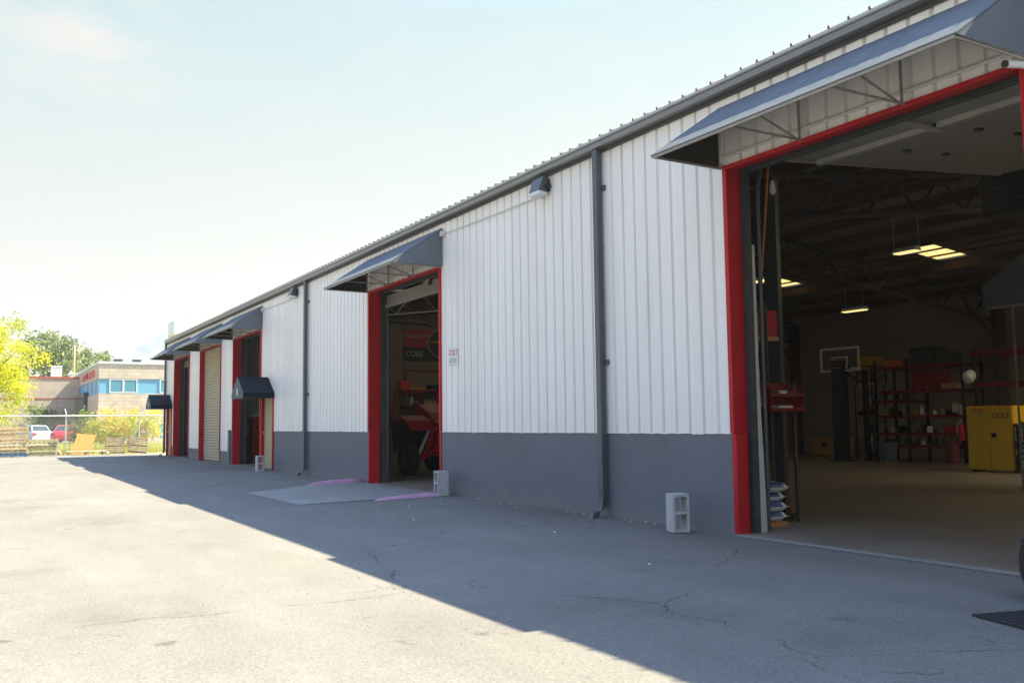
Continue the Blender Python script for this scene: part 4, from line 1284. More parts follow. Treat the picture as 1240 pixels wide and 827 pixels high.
# ================================================================== middle bay: banner, shelf, red buggy
T = thing('wall_banner', 'red and charcoal banner with pale lettering on the inner wall of the middle bay', 'banner', (11.4, 25.48, 3.0))
b = MB(); b.box(10.81, 13.0, 25.485, 25.497, 3.01, 3.93); b.build('cloth', M['bannerred'], T)
b = MB(); b.box(10.81, 13.0, 25.48, 25.4845, 3.01, 3.42); b.build('lower_band', M['bannerdark'], T)
text('lettering', 'CORE OF SAFETY', .155, M['inkwhite'], T, (11.31, 25.483, 3.755), FACE_NY, sx=.78)
text('lettering', 'CORE', .235, M['inkwhite'], T, (11.17, 25.478, 3.215), FACE_NY, sx=.9)
b = MB(); b.tube([(12.05 + .45 * math.cos(w), 25.478, 3.55 + .42 * math.sin(w)) for w in [2 * math.pi * i / 36 for i in range(37)]], .012, 6); b.build('ring', M['inkwhite'], T)
b = MB(); b.prism([(12.05 + .43 * math.cos(w), 3.55 + .40 * math.sin(w)) for w in [2 * math.pi * i / 30 for i in range(30)]], 'y', 25.476, 25.4795); b.build('picture', M['bannerdark'], T)
b = MB(); b.box(11.70, 12.3, 25.472, 25.4755, 3.56, 3.63); b.build('stripe', M['amber'], T)
T = thing('wall_shelf', 'red framed storage shelf on the inner wall of the middle bay', 'shelf', (11.4, 25.2, .012))
b = MB(); b.box(10.62, 10.67, 24.95, 25.0, .013, 2.72); b.box(13.0, 13.05, 24.95, 25.0, .013, 2.72); b.box(10.672, 12.998, 24.95, 25.0, 2.66, 2.72); b.build('frame', M['redsteel'], T)
for z in (1.6, 2.02):
    b = MB(); b.box(10.672, 12.998, 24.96, 25.45, z, z + .05); b.build('board', M['darksteel'], T)
goods('box', 11.05, 25.2, 2.072, (.5, .4, .16), M['amber'], 'amber carton on the shelf under the banner', None, 'carton')
goods('box', 11.85, 25.2, 2.072, (.7, .4, .22), M['black'], 'long dark case on the shelf under the banner', None, 'case')
goods('box', 11.5, 25.2, 1.652, (.5, .4, .2), M['cardboard'], 'tan carton on the lower shelf of the middle bay', None, 'carton')
T = thing('hose_reel', 'bright red hose reel box left of the shelf in the middle bay', 'hose reel', (10.55, 24.6, 2.2))
b = MB(); b.box(10.28, 10.6, 24.45, 24.7, 2.03, 2.38); b.build('case', M['signred'], T, bevel=.02)
b = MB(); b.tube([(10.45, 24.44, 2.05), (10.43, 24.42, 1.85), (10.36, 24.42, 1.7)], .012, 6); b.build('hose', M['amber'], T)
b = MB(); b.tube([(10.44, 24.6, 2.38), (10.44, 24.6, 4.6)], .015, 5); b.build('hanger', M['darksteel'], T)
T = thing('standpipe', 'pale vertical pipe on the inner wall of the middle bay', 'pipe', (10.17, 25.4, .012))
b = MB(); b.tube([(10.17, 25.40, 1.75), (10.17, 25.40, 4.1)], .045, 8); b.build('pipe', M['cream'], T)
b = MB(); b.tube([(9.3, 24.3, 4.02), (11.2, 24.3, 4.02)], .07, 8); b.lathe([(.05, 0), (.13, .04), (.13, .22), (.05, .26)], 11.1, 24.3, 12, 3.9)
o = b.build('beam_trolley', M['darksteel']); tag(o, 'dark hoist beam with trolley over the middle bay', 'hoist')
hg = MB(); hg.tube([(9.6, 24.3, 4.09), (9.6, 24.3, zceil(9.6))], .015, 5); hg.tube([(10.9, 24.3, 4.09), (11.1, 24.3, zceil(11.1))], .015, 5); hg.build('hanger', M['darksteel'], o)

# red off-road buggy in the middle bay, nose to the door
T = thing('off_road_buggy', 'red off road buggy with black tyres parked dark inside the middle doorway', 'buggy', (8.9, 19.9, .012))
bx, by = 8.55, 19.2
def wheel(x, y, r, w, parent, axis='x'):
    prof = [(r * .55, -w * .5), (r * .93, -w * .5), (r, -w * .34), (r, w * .34), (r * .93, w * .5), (r * .55, w * .5)]
    b = MB(); seg = 24
    for rr, d in prof:
        for k in range(seg):
            a = 2 * math.pi * k / seg
            b.v.append((x + d, y + rr * math.cos(a), r + .012 + rr * math.sin(a)) if axis == 'x' else (x + rr * math.cos(a), y + d, r + .012 + rr * math.sin(a)))
    for i in range(len(prof) - 1):
        for k in range(seg):
            k2 = (k + 1) % seg; b.face((i * seg + k, i * seg + k2, (i + 1) * seg + k2, (i + 1) * seg + k))
    o = b.build('wheel', M['rubber'], parent)
    h = MB()
    for d0, d1 in ((-w * .44, w * .44),):
        seg2 = 16
        for d in (d0, d1):
            for k in range(seg2):
                a = 2 * math.pi * k / seg2
                h.v.append((x + d, y + r * .55 * math.cos(a), r + .012 + r * .55 * math.sin(a)) if axis == 'x' else (x + r * .55 * math.cos(a), y + d, r + .012 + r * .55 * math.sin(a)))
        h.face(range(seg2)); h.face(range(seg2, 2 * seg2))
        for k in range(seg2):
            k2 = (k + 1) % seg2; h.face((k, k2, seg2 + k2, seg2 + k))
    h.build('rim', M['galv'] if r < .36 else M['darksteel'], o)
for (dx, dy) in ((0, 0), (0, 1.9), (1.5, 0), (1.5, 1.9)):
    wheel(bx - .62 + dx + .49, by + dy + .35, .36, .26, T)
b = MB()   # nose, fenders, tub
b.prism([(by - .1, 1.18), (by + .25, 1.42), (by + .8, 1.62), (by + 1.0, 1.60), (by + 1.0, 1.22), (by + .3, 1.1)], 'x', bx + .30, bx + 1.0)
b.build('hood', M['red'], T, bevel=.02)
for s0, s1 in ((bx - .32, bx + .28), (bx + 1.02, bx + 1.62)):
    b = MB(); b.prism([(by - .18, 1.02), (by + .0, 1.24), (by + .45, 1.36), (by + .95, 1.2), (by + .95, 1.15), (by + .45, 1.29), (by + .02, 1.18)], 'x', s0, s1); b.build('fender', M['red'], T, bevel=.01)
b = MB(); b.prism([(by + .2, .5), (by + 2.4, .5), (by + 2.5, 1.2), (by + 1.0, 1.2), (by + .3, 1.05)], 'x', bx + .35, bx + .98); b.build('tub', M['black'], T)
b = MB()
for xx in (bx + .32, bx + .98):
    b.tube([(xx, by + .9, 1.2), (xx, by + 1.3, 1.95), (xx, by + 2.2, 1.98), (xx, by + 2.5, 1.1)], .028, 8)
b.tube([(bx + .32, by + 1.3, 1.95), (bx + .98, by + 1.3, 1.95)], .028, 8); b.tube([(bx + .32, by + 2.2, 1.98), (bx + .98, by + 2.2, 1.98)], .028, 8)
b.build('roll_cage', M['red'], T)
for s_, x_ in ((1, bx + .36), (-1, bx + .94)):
    b = MB()
    b.tube([(x_, by + .1, .95), (x_ - s_ * .08, by - .02, .75), (x_ - s_ * .2, by + .05, .52), (x_ - s_ * .38, by + .2, .42)], .034, 8); b.build('suspension_arm', M['red'], T)
    b = MB(); b.tube([(x_, by + .0, .62), (x_ - s_ * .2, by + .0, .45), (x_ - s_ * .42, by + .18, .36)], .03, 8); b.build('suspension_arm', M['red'], T)
    b = MB(); b.tube([(x_, by + .2, 1.15), (x_ - s_ * .28, by + .25, .5)], .04, 8); b.build('shock_absorber', M['galv'], T)
    b = MB(); b.lathe([(.02, 0), (.075, .02), (.08, .06)], 0, 0, 12); b.v = [(x_ + s_ * .1 + q[0], by - .06 - q[2], 1.22 + q[1]) for q in b.v]; b.build('headlight', M['galv'], T)
b = MB(); b.tube([(bx + .1, by - .12, .62), (bx + .14, by - .28, .95), (bx + .36, by - .30, 1.18), (bx + .94, by - .30, 1.18), (bx + 1.16, by - .28, .95), (bx + 1.2, by - .12, .62)], .032, 8)
b.build('front_guard', M['red'], T)
b = MB(); b.prism([(by - .1, 1.0), (by + .2, 1.0), (by + .1, .45), (by - .02, .5)], 'x', bx + .36, bx + .94); b.build('nose_plate', M['red'], T, bevel=.01)
b = MB(); b.tube([(bx + .2, by + 1.0, 1.72), (bx + .42, by + .95, 1.66)], .012, 6); b.box(bx + .16, bx + .22, by + .9, by + 1.0, 1.62, 1.78); b.build('mirror', M['galv'], T)
goods('box', 9.85, 19.6, 1.39, (.5, .35, .16), M['cardboard'], 'crumpled tan carton lying on the fender of the red buggy', None, 'carton')

# third bay: red cart and posters on a grey partition
T = thing('tool_cart', 'tall dark red tool cart inside the far doorway', 'tool cart', (7.9, 29.0, .012))
b = MB(); b.box(7.45, 7.95, 29.4, 29.95, .1, 1.45); b.build('body', M['redsteel'], T, bevel=.02)
for k in range(5):
    b = MB(); b.box(7.47, 7.93, 29.385, 29.397, .14 + k * .25, .36 + k * .25); b.build('drawer', M['redsteel'], T)
b = MB(); b.tube([(7.44, 29.36, 1.5), (7.96, 29.36, 1.5)], .02, 6); b.build('handle', M['galv'], T)
b = MB(); 
for xx in (7.5, 7.9):
    for yy in (29.45, 29.9): b.lathe([(.04, 0), (.05, .03), (.04, .085)], xx, yy, 8, .013)
b.build('castor', M['black'], T)
T = thing('work_bench', 'dark work bench with red edge against the grey partition', 'bench', (7.3, 30.0, .012))
b = MB(); b.box(7.06, 7.43, 29.7, 30.28, .82, .88); b.build('top', M['redsteel'], T)
b = MB(); b.box(7.08, 7.42, 29.75, 30.27, .013, .8); b.build('cabinet', M['black'], T)

# ================================================================== yard end: pallets, boards, fence
def pallet_proto():
    T = thing('wooden_pallet', 'pallet', 'pallet', (0, 0, 0), 'wooden pallets in the yard')
    top = MB(); bot = MB()
    for k in range(7): top.box(-.5, .5, -.6 + k * .183, -.6 + k * .183 + .105, .117, .139)
    for k in range(3): bot.box(-.5, .5, -.6 + k * .545, -.6 + k * .545 + .11, 0, .022)
    top.build('top_deck', M['pallet'], T); bot.build('bottom_deck', M['pallet'], T)
    for k in range(3):
        s_ = MB(); s_.box(-.5 + k * .481, -.5 + k * .481 + .038, -.6, .6, .0225, .1165); s_.build('stringer', M['pallet'], T)
    return T
proto = pallet_proto()
used = [False]
def place_pallet(x, y, z, rz, label, mt='pallet', rot=None):
    if not used[0]:
        o = proto; used[0] = True
    else:
        o = copy_tree(proto)
    if True:
        for ch in o.children:
            ch.data = ch.data.copy(); ch.data.materials[0] = M[mt]
    o.location = (x, y, z)
    if rot: o.scale = (.8, .62, .8)
    o.rotation_euler = rot if rot else (0, 0, rz)
    o['label'] = label
    return o
ordn = ['bottom', 'second', 'third', 'fourth', 'fifth', 'sixth', 'seventh', 'eighth', 'topmost']
tm = ['palletblue', 'palletgrey', 'pallet', 'palletgrey', 'pallet', 'pallet', 'pallet', 'pallet', 'pallet']
for k in range(9):
    place_pallet(1.28 + rnd.uniform(-.05, .05), 44.75 + rnd.uniform(-.05, .05), .003 + k * .1405, R(90 + rnd.uniform(-3, 3)),
                 ('bottom blue edged' if k == 0 else ordn[k]) + ' pallet of the tall stack under the yellow tree', tm[k])
for k in range(5):
    place_pallet(2.45 + rnd.uniform(-.06, .1), 45.1 + rnd.uniform(-.06, .06), .003 + k * .1405, R(90 + rnd.uniform(-5, 5)),
                 ['bottom', 'second', 'third', 'fourth', 'topmost'][k] + ' pallet of the low greenish stack beside the tall stack', ['palletgrey', 'palletgreen', 'palletgreen', 'palletgrey', 'palletgreen'][k])
place_pallet(5.45, 46.0, .02, 0, 'small pallet standing on its edge left of the other leaning pallet', 'palletshade', (R(58), 0, R(2)))
place_pallet(6.45, 46.15, .02, 0, 'broken pallet leaning at the foot of the orange bush', 'palletshade', (R(56), R(6), R(-6)))
proto_loc = None
for o in [q for q in COL.objects if q.name.startswith('wooden_pallet') and abs(q.rotation_euler.x) > .5]:
    o.location.z = .38 * math.sin(abs(o.rotation_euler.x)) + .01
b = MB(); b.prism([(3.62, 0), (4.40, 0), (4.72, .86), (3.95, .92)], 'y', -.01, .01)
M4 = Matrix.Translation((.0, 46.2, .02)) @ Matrix.Rotation(R(-14), 4, 'X')
b.v = [tuple(M4 @ Vector(p)) for p in b.v]
tag(b.build('plywood_sheet', M['osb']), 'orange plywood sheet leaning tilted before the fence', 'board')
b = MB(); b.box(3.45, 5.1, 45.3, 46.05, .11, .16, Matrix.Identity(4)); 
for xx in (3.5, 4.2, 4.9): b.box(xx, xx + .1, 45.32, 46.0, .003, .109)
tag(b.build('wooden_platform', M['palletgrey']), 'low grey timber platform lying on the ground before the orange board', 'platform')
b = MB(); b.lathe([(.10, 0), (.19, .05), (.17, .14), (.06, .2)], 3.15, 46.3, 9, .0)
for i, q in enumerate(b.v): b.v[i] = (q[0] + rnd.uniform(-.03, .03), q[1] + rnd.uniform(-.03, .03), max(0, q[2] + rnd.uniform(-.02, .02)))
tag(b.build('rock', M['rock']), 'brown rock at the foot of the fence post', 'rock')
b = MB(); b.lathe([(.12, 0), (.17, .05), (.15, .13), (.05, .16)], 5.0, 45.7, 9, .0)
for i, q in enumerate(b.v): b.v[i] = (q[0] + rnd.uniform(-.03, .03), q[1] + rnd.uniform(-.03, .03), max(0, q[2] + rnd.uniform(-.02, .02)))
tag(b.build('rock', M['palletgrey']), 'grey rubble lump between platform and standing pallet', 'rock')

F = thing('chain_link_fence', 'galvanised chain link fence with top rail behind the pallets', 'fence', (0, 46.9, 0))
FY = 46.9
FX0, FX1, FZ = -9.0, 8.1, 1.72
b = MB(); b.tube([(FX0, FY, FZ), (FX1, FY, FZ)], .028, 8); b.build('top_rail', M['galv'], F)
px = 3.5
for x in (px - 9, px - 6, px - 3, px, px + 3.1, 7.75):
    b = MB()
    top = 1.74
    b.tube([(x, FY + .04, -.02), (x, FY + .04, top)], .035, 8)
    b.build('post', M['galv'], F)
    if abs(x - px) < .1:
        b = MB(); b.tube([(x, FY + .04, top), (x, FY + .04, top + .05), (x - .07, FY + .04, top + .30)], .024, 6); b.build('barb_arm', M['galv'], F)
b = MB()
s_ = .075; hgt = 1.68
def strip(x0, z0, x1, z1):
    w_ = .0032
    d = Vector((x1 - x0, 0, z1 - z0)).normalized()
    n = Vector((-d.z, 0, d.x)) * w_
    A, B_ = Vector((x0, FY, z0)), Vector((x1, FY, z1))
    b.quad(A + n, B_ + n, B_ - n, A - n)
    b.quad(A + Vector((0, w_, 0)), B_ + Vector((0, w_, 0)), B_ - Vector((0, w_, 0)), A - Vector((0, w_, 0)))
k = FX0 - hgt
while k < FX1:
    for sg in (1, -1):
        xa, xb = (k, k + hgt) if sg > 0 else (k + hgt, k)
        z0, z1 = .03, .03 + hgt
        # clip to fence extent
        t0, t1 = 0, 1
        for lim, side in ((FX0, 1), (FX1, -1)):
            pa, pb = (xa - lim) * side, (xb - lim) * side
            if pa < 0 and pb < 0: t0, t1 = 1, 0
            elif pa < 0: t0 = max(t0, pa / (pa - pb))
            elif pb < 0: t1 = min(t1, pa / (pa - pb))
        if t1 > t0:
            strip(xa + (xb - xa) * t0, z0 + hgt * t0, xa + (xb - xa) * t1, z0 + hgt * t1)
    k += s_ * 1.41
b.build('wire_mesh', M['galv'], F, recalc=False)

# ================================================================== vegetation
def leaf(b, c, s, tint):
    n = Vector((rnd.gauss(0, 1), rnd.gauss(0, 1), rnd.gauss(0, 1))).normalized()
    a = n.cross(Vector((rnd.gauss(0, 1), rnd.gauss(0, 1), rnd.gauss(0, 1)))).normalized() * s
    d = n.cross(a).normalized() * s * .55
    i = len(b.v)
    b.v += [tuple(c - a), tuple(c + d), tuple(c + a), tuple(c - d)]
    b.face((i, i + 1, i + 2, i + 3)); b.t.append(tint)
def crown(name, mtl, parent, centre, rad, nclump, per, cs, ls, low=-1.0, seed=1, tips=0):
    global rnd
    rnd = random.Random(seed)
    b = MB(); b.t = []
    cl = []
    while len(cl) < nclump:
        u = Vector((rnd.uniform(-1, 1), rnd.uniform(-1, 1), rnd.uniform(-1, 1)))
        if u.length > 1 or u.length < .35 or u.z < low: continue
        lump = 1 + .16 * math.sin(u.x * 5 + seed) + .14 * math.sin(u.z * 6 + seed * 2) + .1 * math.sin(u.y * 7)
        cl.append(Vector((centre[0] + u.x * rad[0] * lump, centre[1] + u.y * rad[1] * lump, centre[2] + u.z * rad[2] * lump)))
    for c in cl:
        tn = rnd.uniform(.1, .9)
        k = cs * rnd.uniform(.6, 1.3)
        for _ in range(per):
            p = c + Vector((rnd.gauss(0, k), rnd.gauss(0, k), rnd.gauss(0, k * .7)))
            leaf(b, p, ls * rnd.uniform(.6, 1.3), min(1, max(0, tn + rnd.gauss(0, .16))))
    o = b.build(name, mtl, parent, recalc=False)
    return cl
def trunk(parent, base, top, r, limbs, mtl=None):
    b = MB()
    P0, P1 = Vector(base), Vector(top)
    mid = (P0 + P1) / 2 + Vector((rnd.uniform(-.1, .1), rnd.uniform(-.1, .1), 0))
    b.tube([P0, mid, P1], r, 8, radii=[r * 1.25, r, r * .75])
    for l in limbs:
        L = Vector(l); j = P0.lerp(P1, rnd.uniform(.6, 1.0))
        k = j.lerp(L, .5) + Vector((0, 0, .12 * (L - j).length))
        b.tube([j, k, L], r * .4, 6, radii=[r * .5, r * .3, r * .1])
    b.build('trunk', mtl or M['bark'], parent)
T = thing('tree', 'bright yellow green leafy tree beyond the pallet stacks at left', 'tree', (-.6, 51.5, 0))
cl = crown('crown', M['leafyellow'], T, (-.55, 51.5, 4.0), (2.95, 2.7, 3.35), 215, 190, .33, .062, seed=3)
cl2 = [c for c in cl if (c - Vector((-.55, 51.5, 4.0))).length > 1.2][:34]
trunk(T, (-.6, 51.5, -.05), (-.7, 51.5, 2.3), .14, cl2)
def far_tree(x, y, rx, rz, zc, label, seed, n=110):
    T = thing('tree', label, 'tree', (x, y, 0))
    cl = crown('crown', M['leafgreen'], T, (x, y, zc), (rx, rx, rz), n, 70, rx * .17, .22, seed=seed)
    trunk(T, (x, y, -.05), (x, y, zc - rz * .4), .32, cl[:22])
far_tree(8.1, 135, 3.6, 4.6, 8.9, 'tall grey green tree behind the brick building', 11)
far_tree(12.6, 142, 3.5, 4.2, 7.9, 'lower green tree right of the utility pole', 12)
far_tree(2.2, 140, 3.4, 4.2, 6.2, 'green tree half hidden behind the yellow tree', 13)
# orange bush
T = thing('autumn_bush', 'wide yellow and orange autumn bush behind the fence', 'bush', (6.3, 49.0, 0))
cl = crown('foliage', M['leaforange'], T, (6.25, 49.0, 1.15), (1.65, .9, .85), 95, 80, .17, .05, low=-.6, seed=5)
b = MB()
for c in cl[:26]:
    b.tube([(6.3 + rnd.uniform(-.15, .15), 49.0, 0), ((6.3 + c.x) / 2, (49 + c.y) / 2, c.z * .6), c], .012, 5, radii=[.025, .015, .006])
b.build('stem', M['bark'], T)
def bush(x, y, rx, rz, label, seed, mtl='leafbush', ls=.08):
    T = thing('bush', label, 'bush', (x, y, 0))
    cl = crown('foliage', M[mtl], T, (x, y, rz * .85), (rx, rx * .8, rz), 40, 60, rx * .2, ls, low=-.7, seed=seed)
    b = MB()
    for c in cl[:14]:
        b.tube([(x + rnd.uniform(-.1, .1), y, 0), ((x + c.x) / 2, y, c.z * .5), c], .012, 5)
    b.build('stem', M['bark'], T)
bush(6.0, 66, 1.0, 1.15, 'green shrub between the red car and the orange bush', 21)
bush(7.6, 68, 1.0, 1.0, 'green shrub half hidden behind the orange bush', 22)
bush(6.0, 108, 2.2, 2.0, 'round dark green shrub against the brick wall behind the red car', 23, ls=.14)
# grass
rnd = random.Random(99)
b = MB(); b.t = []
for i in range(15000):
    y = 46.7 + 22 * rnd.random() ** 1.6
    x = rnd.uniform(-4, 13) if y > 50 else rnd.uniform(-3, 9.5)
    h_ = rnd.uniform(.12, .42); w_ = rnd.uniform(.008, .02)
    a = rnd.uniform(0, 6.283)
    dx, dy = math.cos(a) * w_, math.sin(a) * w_
    lx, ly = rnd.gauss(0, .09), rnd.gauss(0, .09)
    n = len(b.v)
    b.v += [(x - dx, y - dy, -.02), (x + dx, y + dy, -.02), (x + lx, y + ly, h_)]
    b.face((n, n + 1, n + 2)); b.t.append(rnd.random())
kind(b.build('tall_grass', M['blade'], recalc=False), 'stuff')
b = MB(); b.quad((-20, 46.3, -.012), (D + 9, 46.3, -.012), (60, 70, -.012), (-40, 70, -.012)); kind(b.build('grass_ground', M['grass']), 'structure')

# ================================================================== neighbouring buildings
YB = 93.75; X0b = 9.62
T = thing('office_building', 'two storey stone office block with a light blue window band', 'building', (16, 100, 0))
YL = 113.0
z1, z2, z3 = 4.30, 5.66, 7.05
b = MB(); b.grid_solid([X0b, 30], [-.1, 1.2, 1.201, z1], set(), 'y', YB, YB + .25); b.build('lower_wall', M['stone'], T)
b = MB(); b.box(X0b + .002, X0b + .25, YB + .252, YL + 4, -.1, z1); b.build('side_wall', M['brick'], T)
b = MB(); b.box(X0b, 30, YB - .02, YB + .26, z2, z3); b.build('upper_wall', M['stone'], T)
b = MB(); b.box(X0b + .001, X0b + .25, YB + .262, YL + 4, z2, z3); b.build('side_wall', M['brick'], T)
b = MB(); b.box(X0b + .05, 30, YB + .05, YB + .24, z1 + .002, z2 - .002); b.build('blue_band', M['bluepanel'], T)
y = YB + .26
k = 0
while y < YL:
    l = 1.7 if k % 3 else 2.6
    b = MB(); b.box(X0b + (.03 if k % 2 else .09), X0b + .25, y, y + l - .03, z1 + .002, z2 - .002); b.build('blue_panel', M['bluepanelmid' if k % 2 else 'bluepanel'], T)
    y += l; k += 1
for xa, xb in ((10.60, 11.66), (11.80, 12.86), (15.0, 16.1), (16.25, 17.3)):
    f = MB(); f.grid_solid([xa - .07, xa, xb, xb + .07], [z1 + .06, z1 + .14, z2 - .1, z2 - .03], {(1, 1)}, 'y', YB - .01, YB + .048)
    o = f.build('window', M['white'], T)
    g = MB(); g.box(xa, xb, YB + .02, YB + .04, z1 + .14, z2 - .1); g.build('pane', M['skyglass'], o)
for xa, xb in ((11.0, 13.4), (14.6, 16.4)):
    f = MB(); f.grid_solid([xa - .07, xa, xb, xb + .07], [.0, .1, 1.5, 1.6], {(1, 1)}, 'y', YB - .05, YB - .003)
    o = f.build('window', M['white'], T)
    g = MB(); g.box(xa, xb, YB - .03, YB - .01, .1, 1.5); g.build('pane', M['skyglass'], o)
b = MB(); b.box(X0b - .08, 30, YB - .1, YL + 4, z3, z3 + .2); b.build('roof', M['capmetal'], T)
for xx in (11.6, 13.35):
    b = MB(); b.box(xx, xx + .75, YB + 6, YB + 7, z3 + .2, z3 + .78); b.box(xx - .03, xx + .78, YB + 5.97, YB + 7.03, z3 + .781, z3 + .85); b.build('roof_vent', M['track'], T)
b = MB(); b.box(X0b - .35, X0b - .002, 103.5, YL - .02, .0, 4.75); b.build('glass_entry', M['glass'], T)
for k, yy in enumerate((0, 1, 3, 4, 5)):
    t_ = 108.8 - yy * 1.95
    o_ = MB()
    if k % 2 == 0: o_.grid_solid([t_ - 1.5, t_ - 1.1, t_ - .4, t_], [6.0, 6.14, 6.28, 6.44, 6.62], {(1, 1), (1, 3)} if k else {(1, 0), (1, 2)}, 'x', X0b - .08, X0b - .01)
    else: o_.grid_solid([t_ - 1.5, t_ - 1.1, t_ - .4, t_], [6.0, 6.14, 6.28, 6.44, 6.62], {(1, 2), (1, 3), (1, 0)}, 'x', X0b - .08, X0b - .01)
    o_.build('sign_letter', M['signred'], T)
o_ = MB(); o_.prism([(103.5, 6.1), (104.9, 6.1), (104.2, 6.75)], 'x', X0b - .08, X0b - .01); o_.build('sign_triangle', M['inkblack'], T)
T = thing('brick_building', 'single storey pale brick building with a red trimmed parapet', 'building', (3, 113, 0))
b = MB(); b.box(-30, X0b - .01, YL, YL + .4, -.1, 6.5); b.build('wall', M['brick'], T)
b = MB(); b.box(-30, X0b - .01, YL - .05, YL + .42, 6.502, 6.75); b.build('parapet', M['redtrim'], T)
b = MB(); b.box(-30, X0b - .01, YL - .03, YL - .002, 4.3, 4.42); b.build('band_course', M['redtrim'], T)
b = MB(); b.box(-30, X0b - .01, YL + .42, YL + 25, 6.1, 6.2); b.build('roof', M['roofmetal'], T)
b = MB(); b.box(7.0, 8.1, YL + 3, YL + 4, 6.2, 8.0); b.box(6.95, 8.15, YL + 2.95, YL + 4.05, 8.001, 8.1); b.build('roof_unit', M['conduit'], T)
b = MB(); b.lathe([(.18, 0), (.18, .9), (.32, 1.0), (.1, 1.3)], 9.0, YL + 3, 10, 6.2); b.build('roof_vent', M['conduit'], T)
b = MB(); b.lathe([(.15, 0), (.15, .7), (.25, .8), (.1, 1.0)], 5.6, YL + 3, 10, 6.2); b.build('roof_vent', M['conduit'], T)
T = thing('utility_pole', 'bare wooden utility pole behind the brick building', 'pole', (9.75, 122, 0))
b = MB(); b.tube([(9.75, 122, -.1), (9.75, 122, 10.9)], .16, 8, radii=[.2, .13]); b.build('shaft', M['polewood'], T)
b = MB(); b.lathe([(.14, 0), (.15, .04), (.02, .08)], 9.75, 122, 8, 10.9); b.build('cap', M['galv'], T)
T = thing('stucco_building', 'tall cream building rising behind the far end of the workshop', 'building', (20, 70, 0))
b = MB(); b.box(12.06, 30, 70, 72.4, -.1, 7.80); b.build('wall', M['tanwall'], T)
b = MB(); b.box(12.04, 30.05, 69.97, 72.43, 7.802, 8.76); b.build('parapet', M['capmetal'], T)

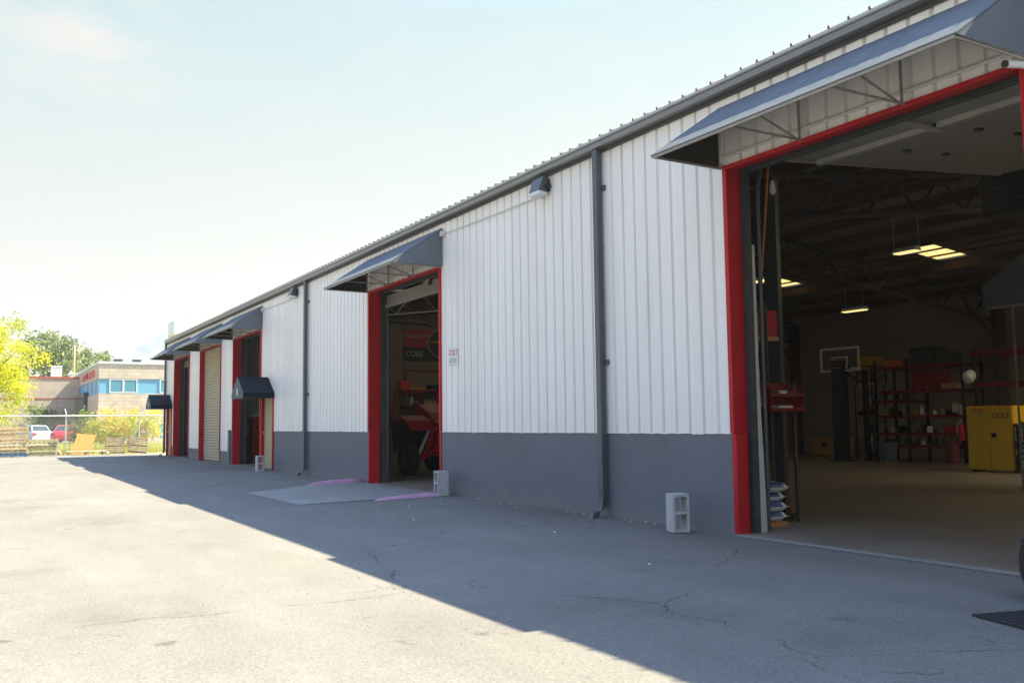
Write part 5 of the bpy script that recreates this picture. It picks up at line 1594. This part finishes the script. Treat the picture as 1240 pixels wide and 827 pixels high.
# ------------------------------------------------------------------ cars
def car(x, y, rz, paint, label):
    T = thing('parked_car', label, 'car', (0, 0, 0), 'cars parked before the brick building')
    L_, Wd = 2.15, .86
    b = MB()
    secs = [(-2.15, .74, .30, .62), (-2.05, .80, .22, .90), (-1.4, .85, .20, .96), (0, .86, .20, .95), (1.2, .85, .20, .92), (1.9, .80, .22, .80), (2.15, .70, .32, .62)]
    for (yy, hw, zl, zh) in secs:
        b.v += [(-hw * .92, yy, zl), (-hw, yy, zl + .18), (-hw, yy, zh - .12), (-hw * .88, yy, zh), (hw * .88, yy, zh), (hw, yy, zh - .12), (hw, yy, zl + .18), (hw * .92, yy, zl)]
    for i in range(len(secs) - 1):
        for k in range(8):
            k2 = (k + 1) % 8; b.face((8 * i + k, 8 * i + k2, 8 * i + 8 + k2, 8 * i + 8 + k))
    b.face(range(8)); b.face(range(8 * 6, 8 * 7))
    body = b.build('body', M[paint], T, smooth=False, bevel=.02)
    b = MB()
    b.v += [(-.72, -1.75, .93), (.72, -1.75, .93), (.74, 1.0, .93), (-.74, 1.0, .93), (-.56, -1.25, 1.40), (.56, -1.25, 1.40), (.58, .15, 1.43), (-.58, .15, 1.43)]
    for q in ((4, 5, 6, 7), (0, 1, 5, 4), (1, 2, 6, 5), (2, 3, 7, 6), (3, 0, 4, 7)): b.face(q)
    b.build('cabin', M[paint], T, bevel=.03)
    def win(pts, n):
        b = MB(); b.quad(*pts); o = b.build('window', M['glass'], T); md = o.modifiers.new('t', 'SOLIDIFY'); md.thickness = .012; md.offset = 0
    win([(-.62, -1.70, .985), (.62, -1.70, .985), (.50, -1.315, 1.36), (-.50, -1.315, 1.36)], 0)
    win([(-.64, .93, 1.0), (.64, .93, 1.0), (.52, .26, 1.39), (-.52, .26, 1.39)], 0)
    for s_ in (-1, 1):
        win([(s_ * .728, -1.45, 1.0), (s_ * .742, .72, 1.0), (s_ * .60, .13, 1.385), (s_ * .588, -1.2, 1.37)], 0)
        b = MB(); b.box(s_ * .66 - .12, s_ * .66 + .12, -2.16, -2.04, .66, .84); b.build('tail_light', M['taillight'], T)
        b = MB(); b.box(s_ * .60 - .14, s_ * .60 + .14, 2.02, 2.14, .58, .72); b.build('headlight', M['galv'], T)
        b = MB(); b.box(s_ * .86 - .06, s_ * .86 + .06, .55, .75, .94, 1.06); b.build('mirror', M[paint], T)
    b = MB(); b.box(-.84, .84, -2.2, -2.06, .34, .52); b.build('bumper', M['conduit'] if paint == 'carsilver' else M[paint], T, bevel=.02)
    for sx_ in (-.74, .74):
        for sy_ in (-1.32, 1.35):
            wheel(sx_, sy_, .31, .2, T)
    T.location = (x, y, .0); T.rotation_euler = (0, 0, rz)
car(6.3, 82.5, R(-14), 'carred', 'red hatchback parked behind the fence post')
car(3.75, 82.5, R(20), 'carsilver', 'silver blue car parked behind the low pallet stack')

# ================================================================== mountain
rnd = random.Random(5)
b = MB()
nx, ny = 70, 16
for j in range(ny):
    for i in range(nx):
        x = 25 + i * 12; d = j / (ny - 1)
        ridge = max(0, min(1, (x - 30) / 330)) ** .72 * 190
        ridge = min(ridge, 112)
        z = ridge * (1 - abs(d - .5) * 2) ** .8 * (1 + .07 * math.sin(x * .045) + .05 * math.sin(x * .13 + j))
        b.v.append((x + 5 * math.sin(j * 2.1), 780 + d * 300, z - 3))
for j in range(ny - 1):
    for i in range(nx - 1):
        n = j * nx + i; b.face((n, n + 1, n + nx + 1, n + nx))
kind(b.build('hills', M['hill'], smooth=True), 'structure')

# ================================================================== hazy air
hz = MB(); hz.box(-810, 1010, -810, 1210, -4.5, 134)
hm = bpy.data.materials.new('hazy_air'); hm.use_nodes = True
t = hm.node_tree
for n in list(t.nodes): t.nodes.remove(n)
pv = t.nodes.new('ShaderNodeVolumePrincipled'); pv.inputs['Color'].default_value = (.86, .94, 1, 1); pv.inputs['Density'].default_value = .0004
pv.inputs['Anisotropy'].default_value = .35
ou = t.nodes.new('ShaderNodeOutputMaterial'); t.links.new(pv.outputs[0], ou.inputs['Volume'])
kind(hz.build('haze', hm), 'stuff')
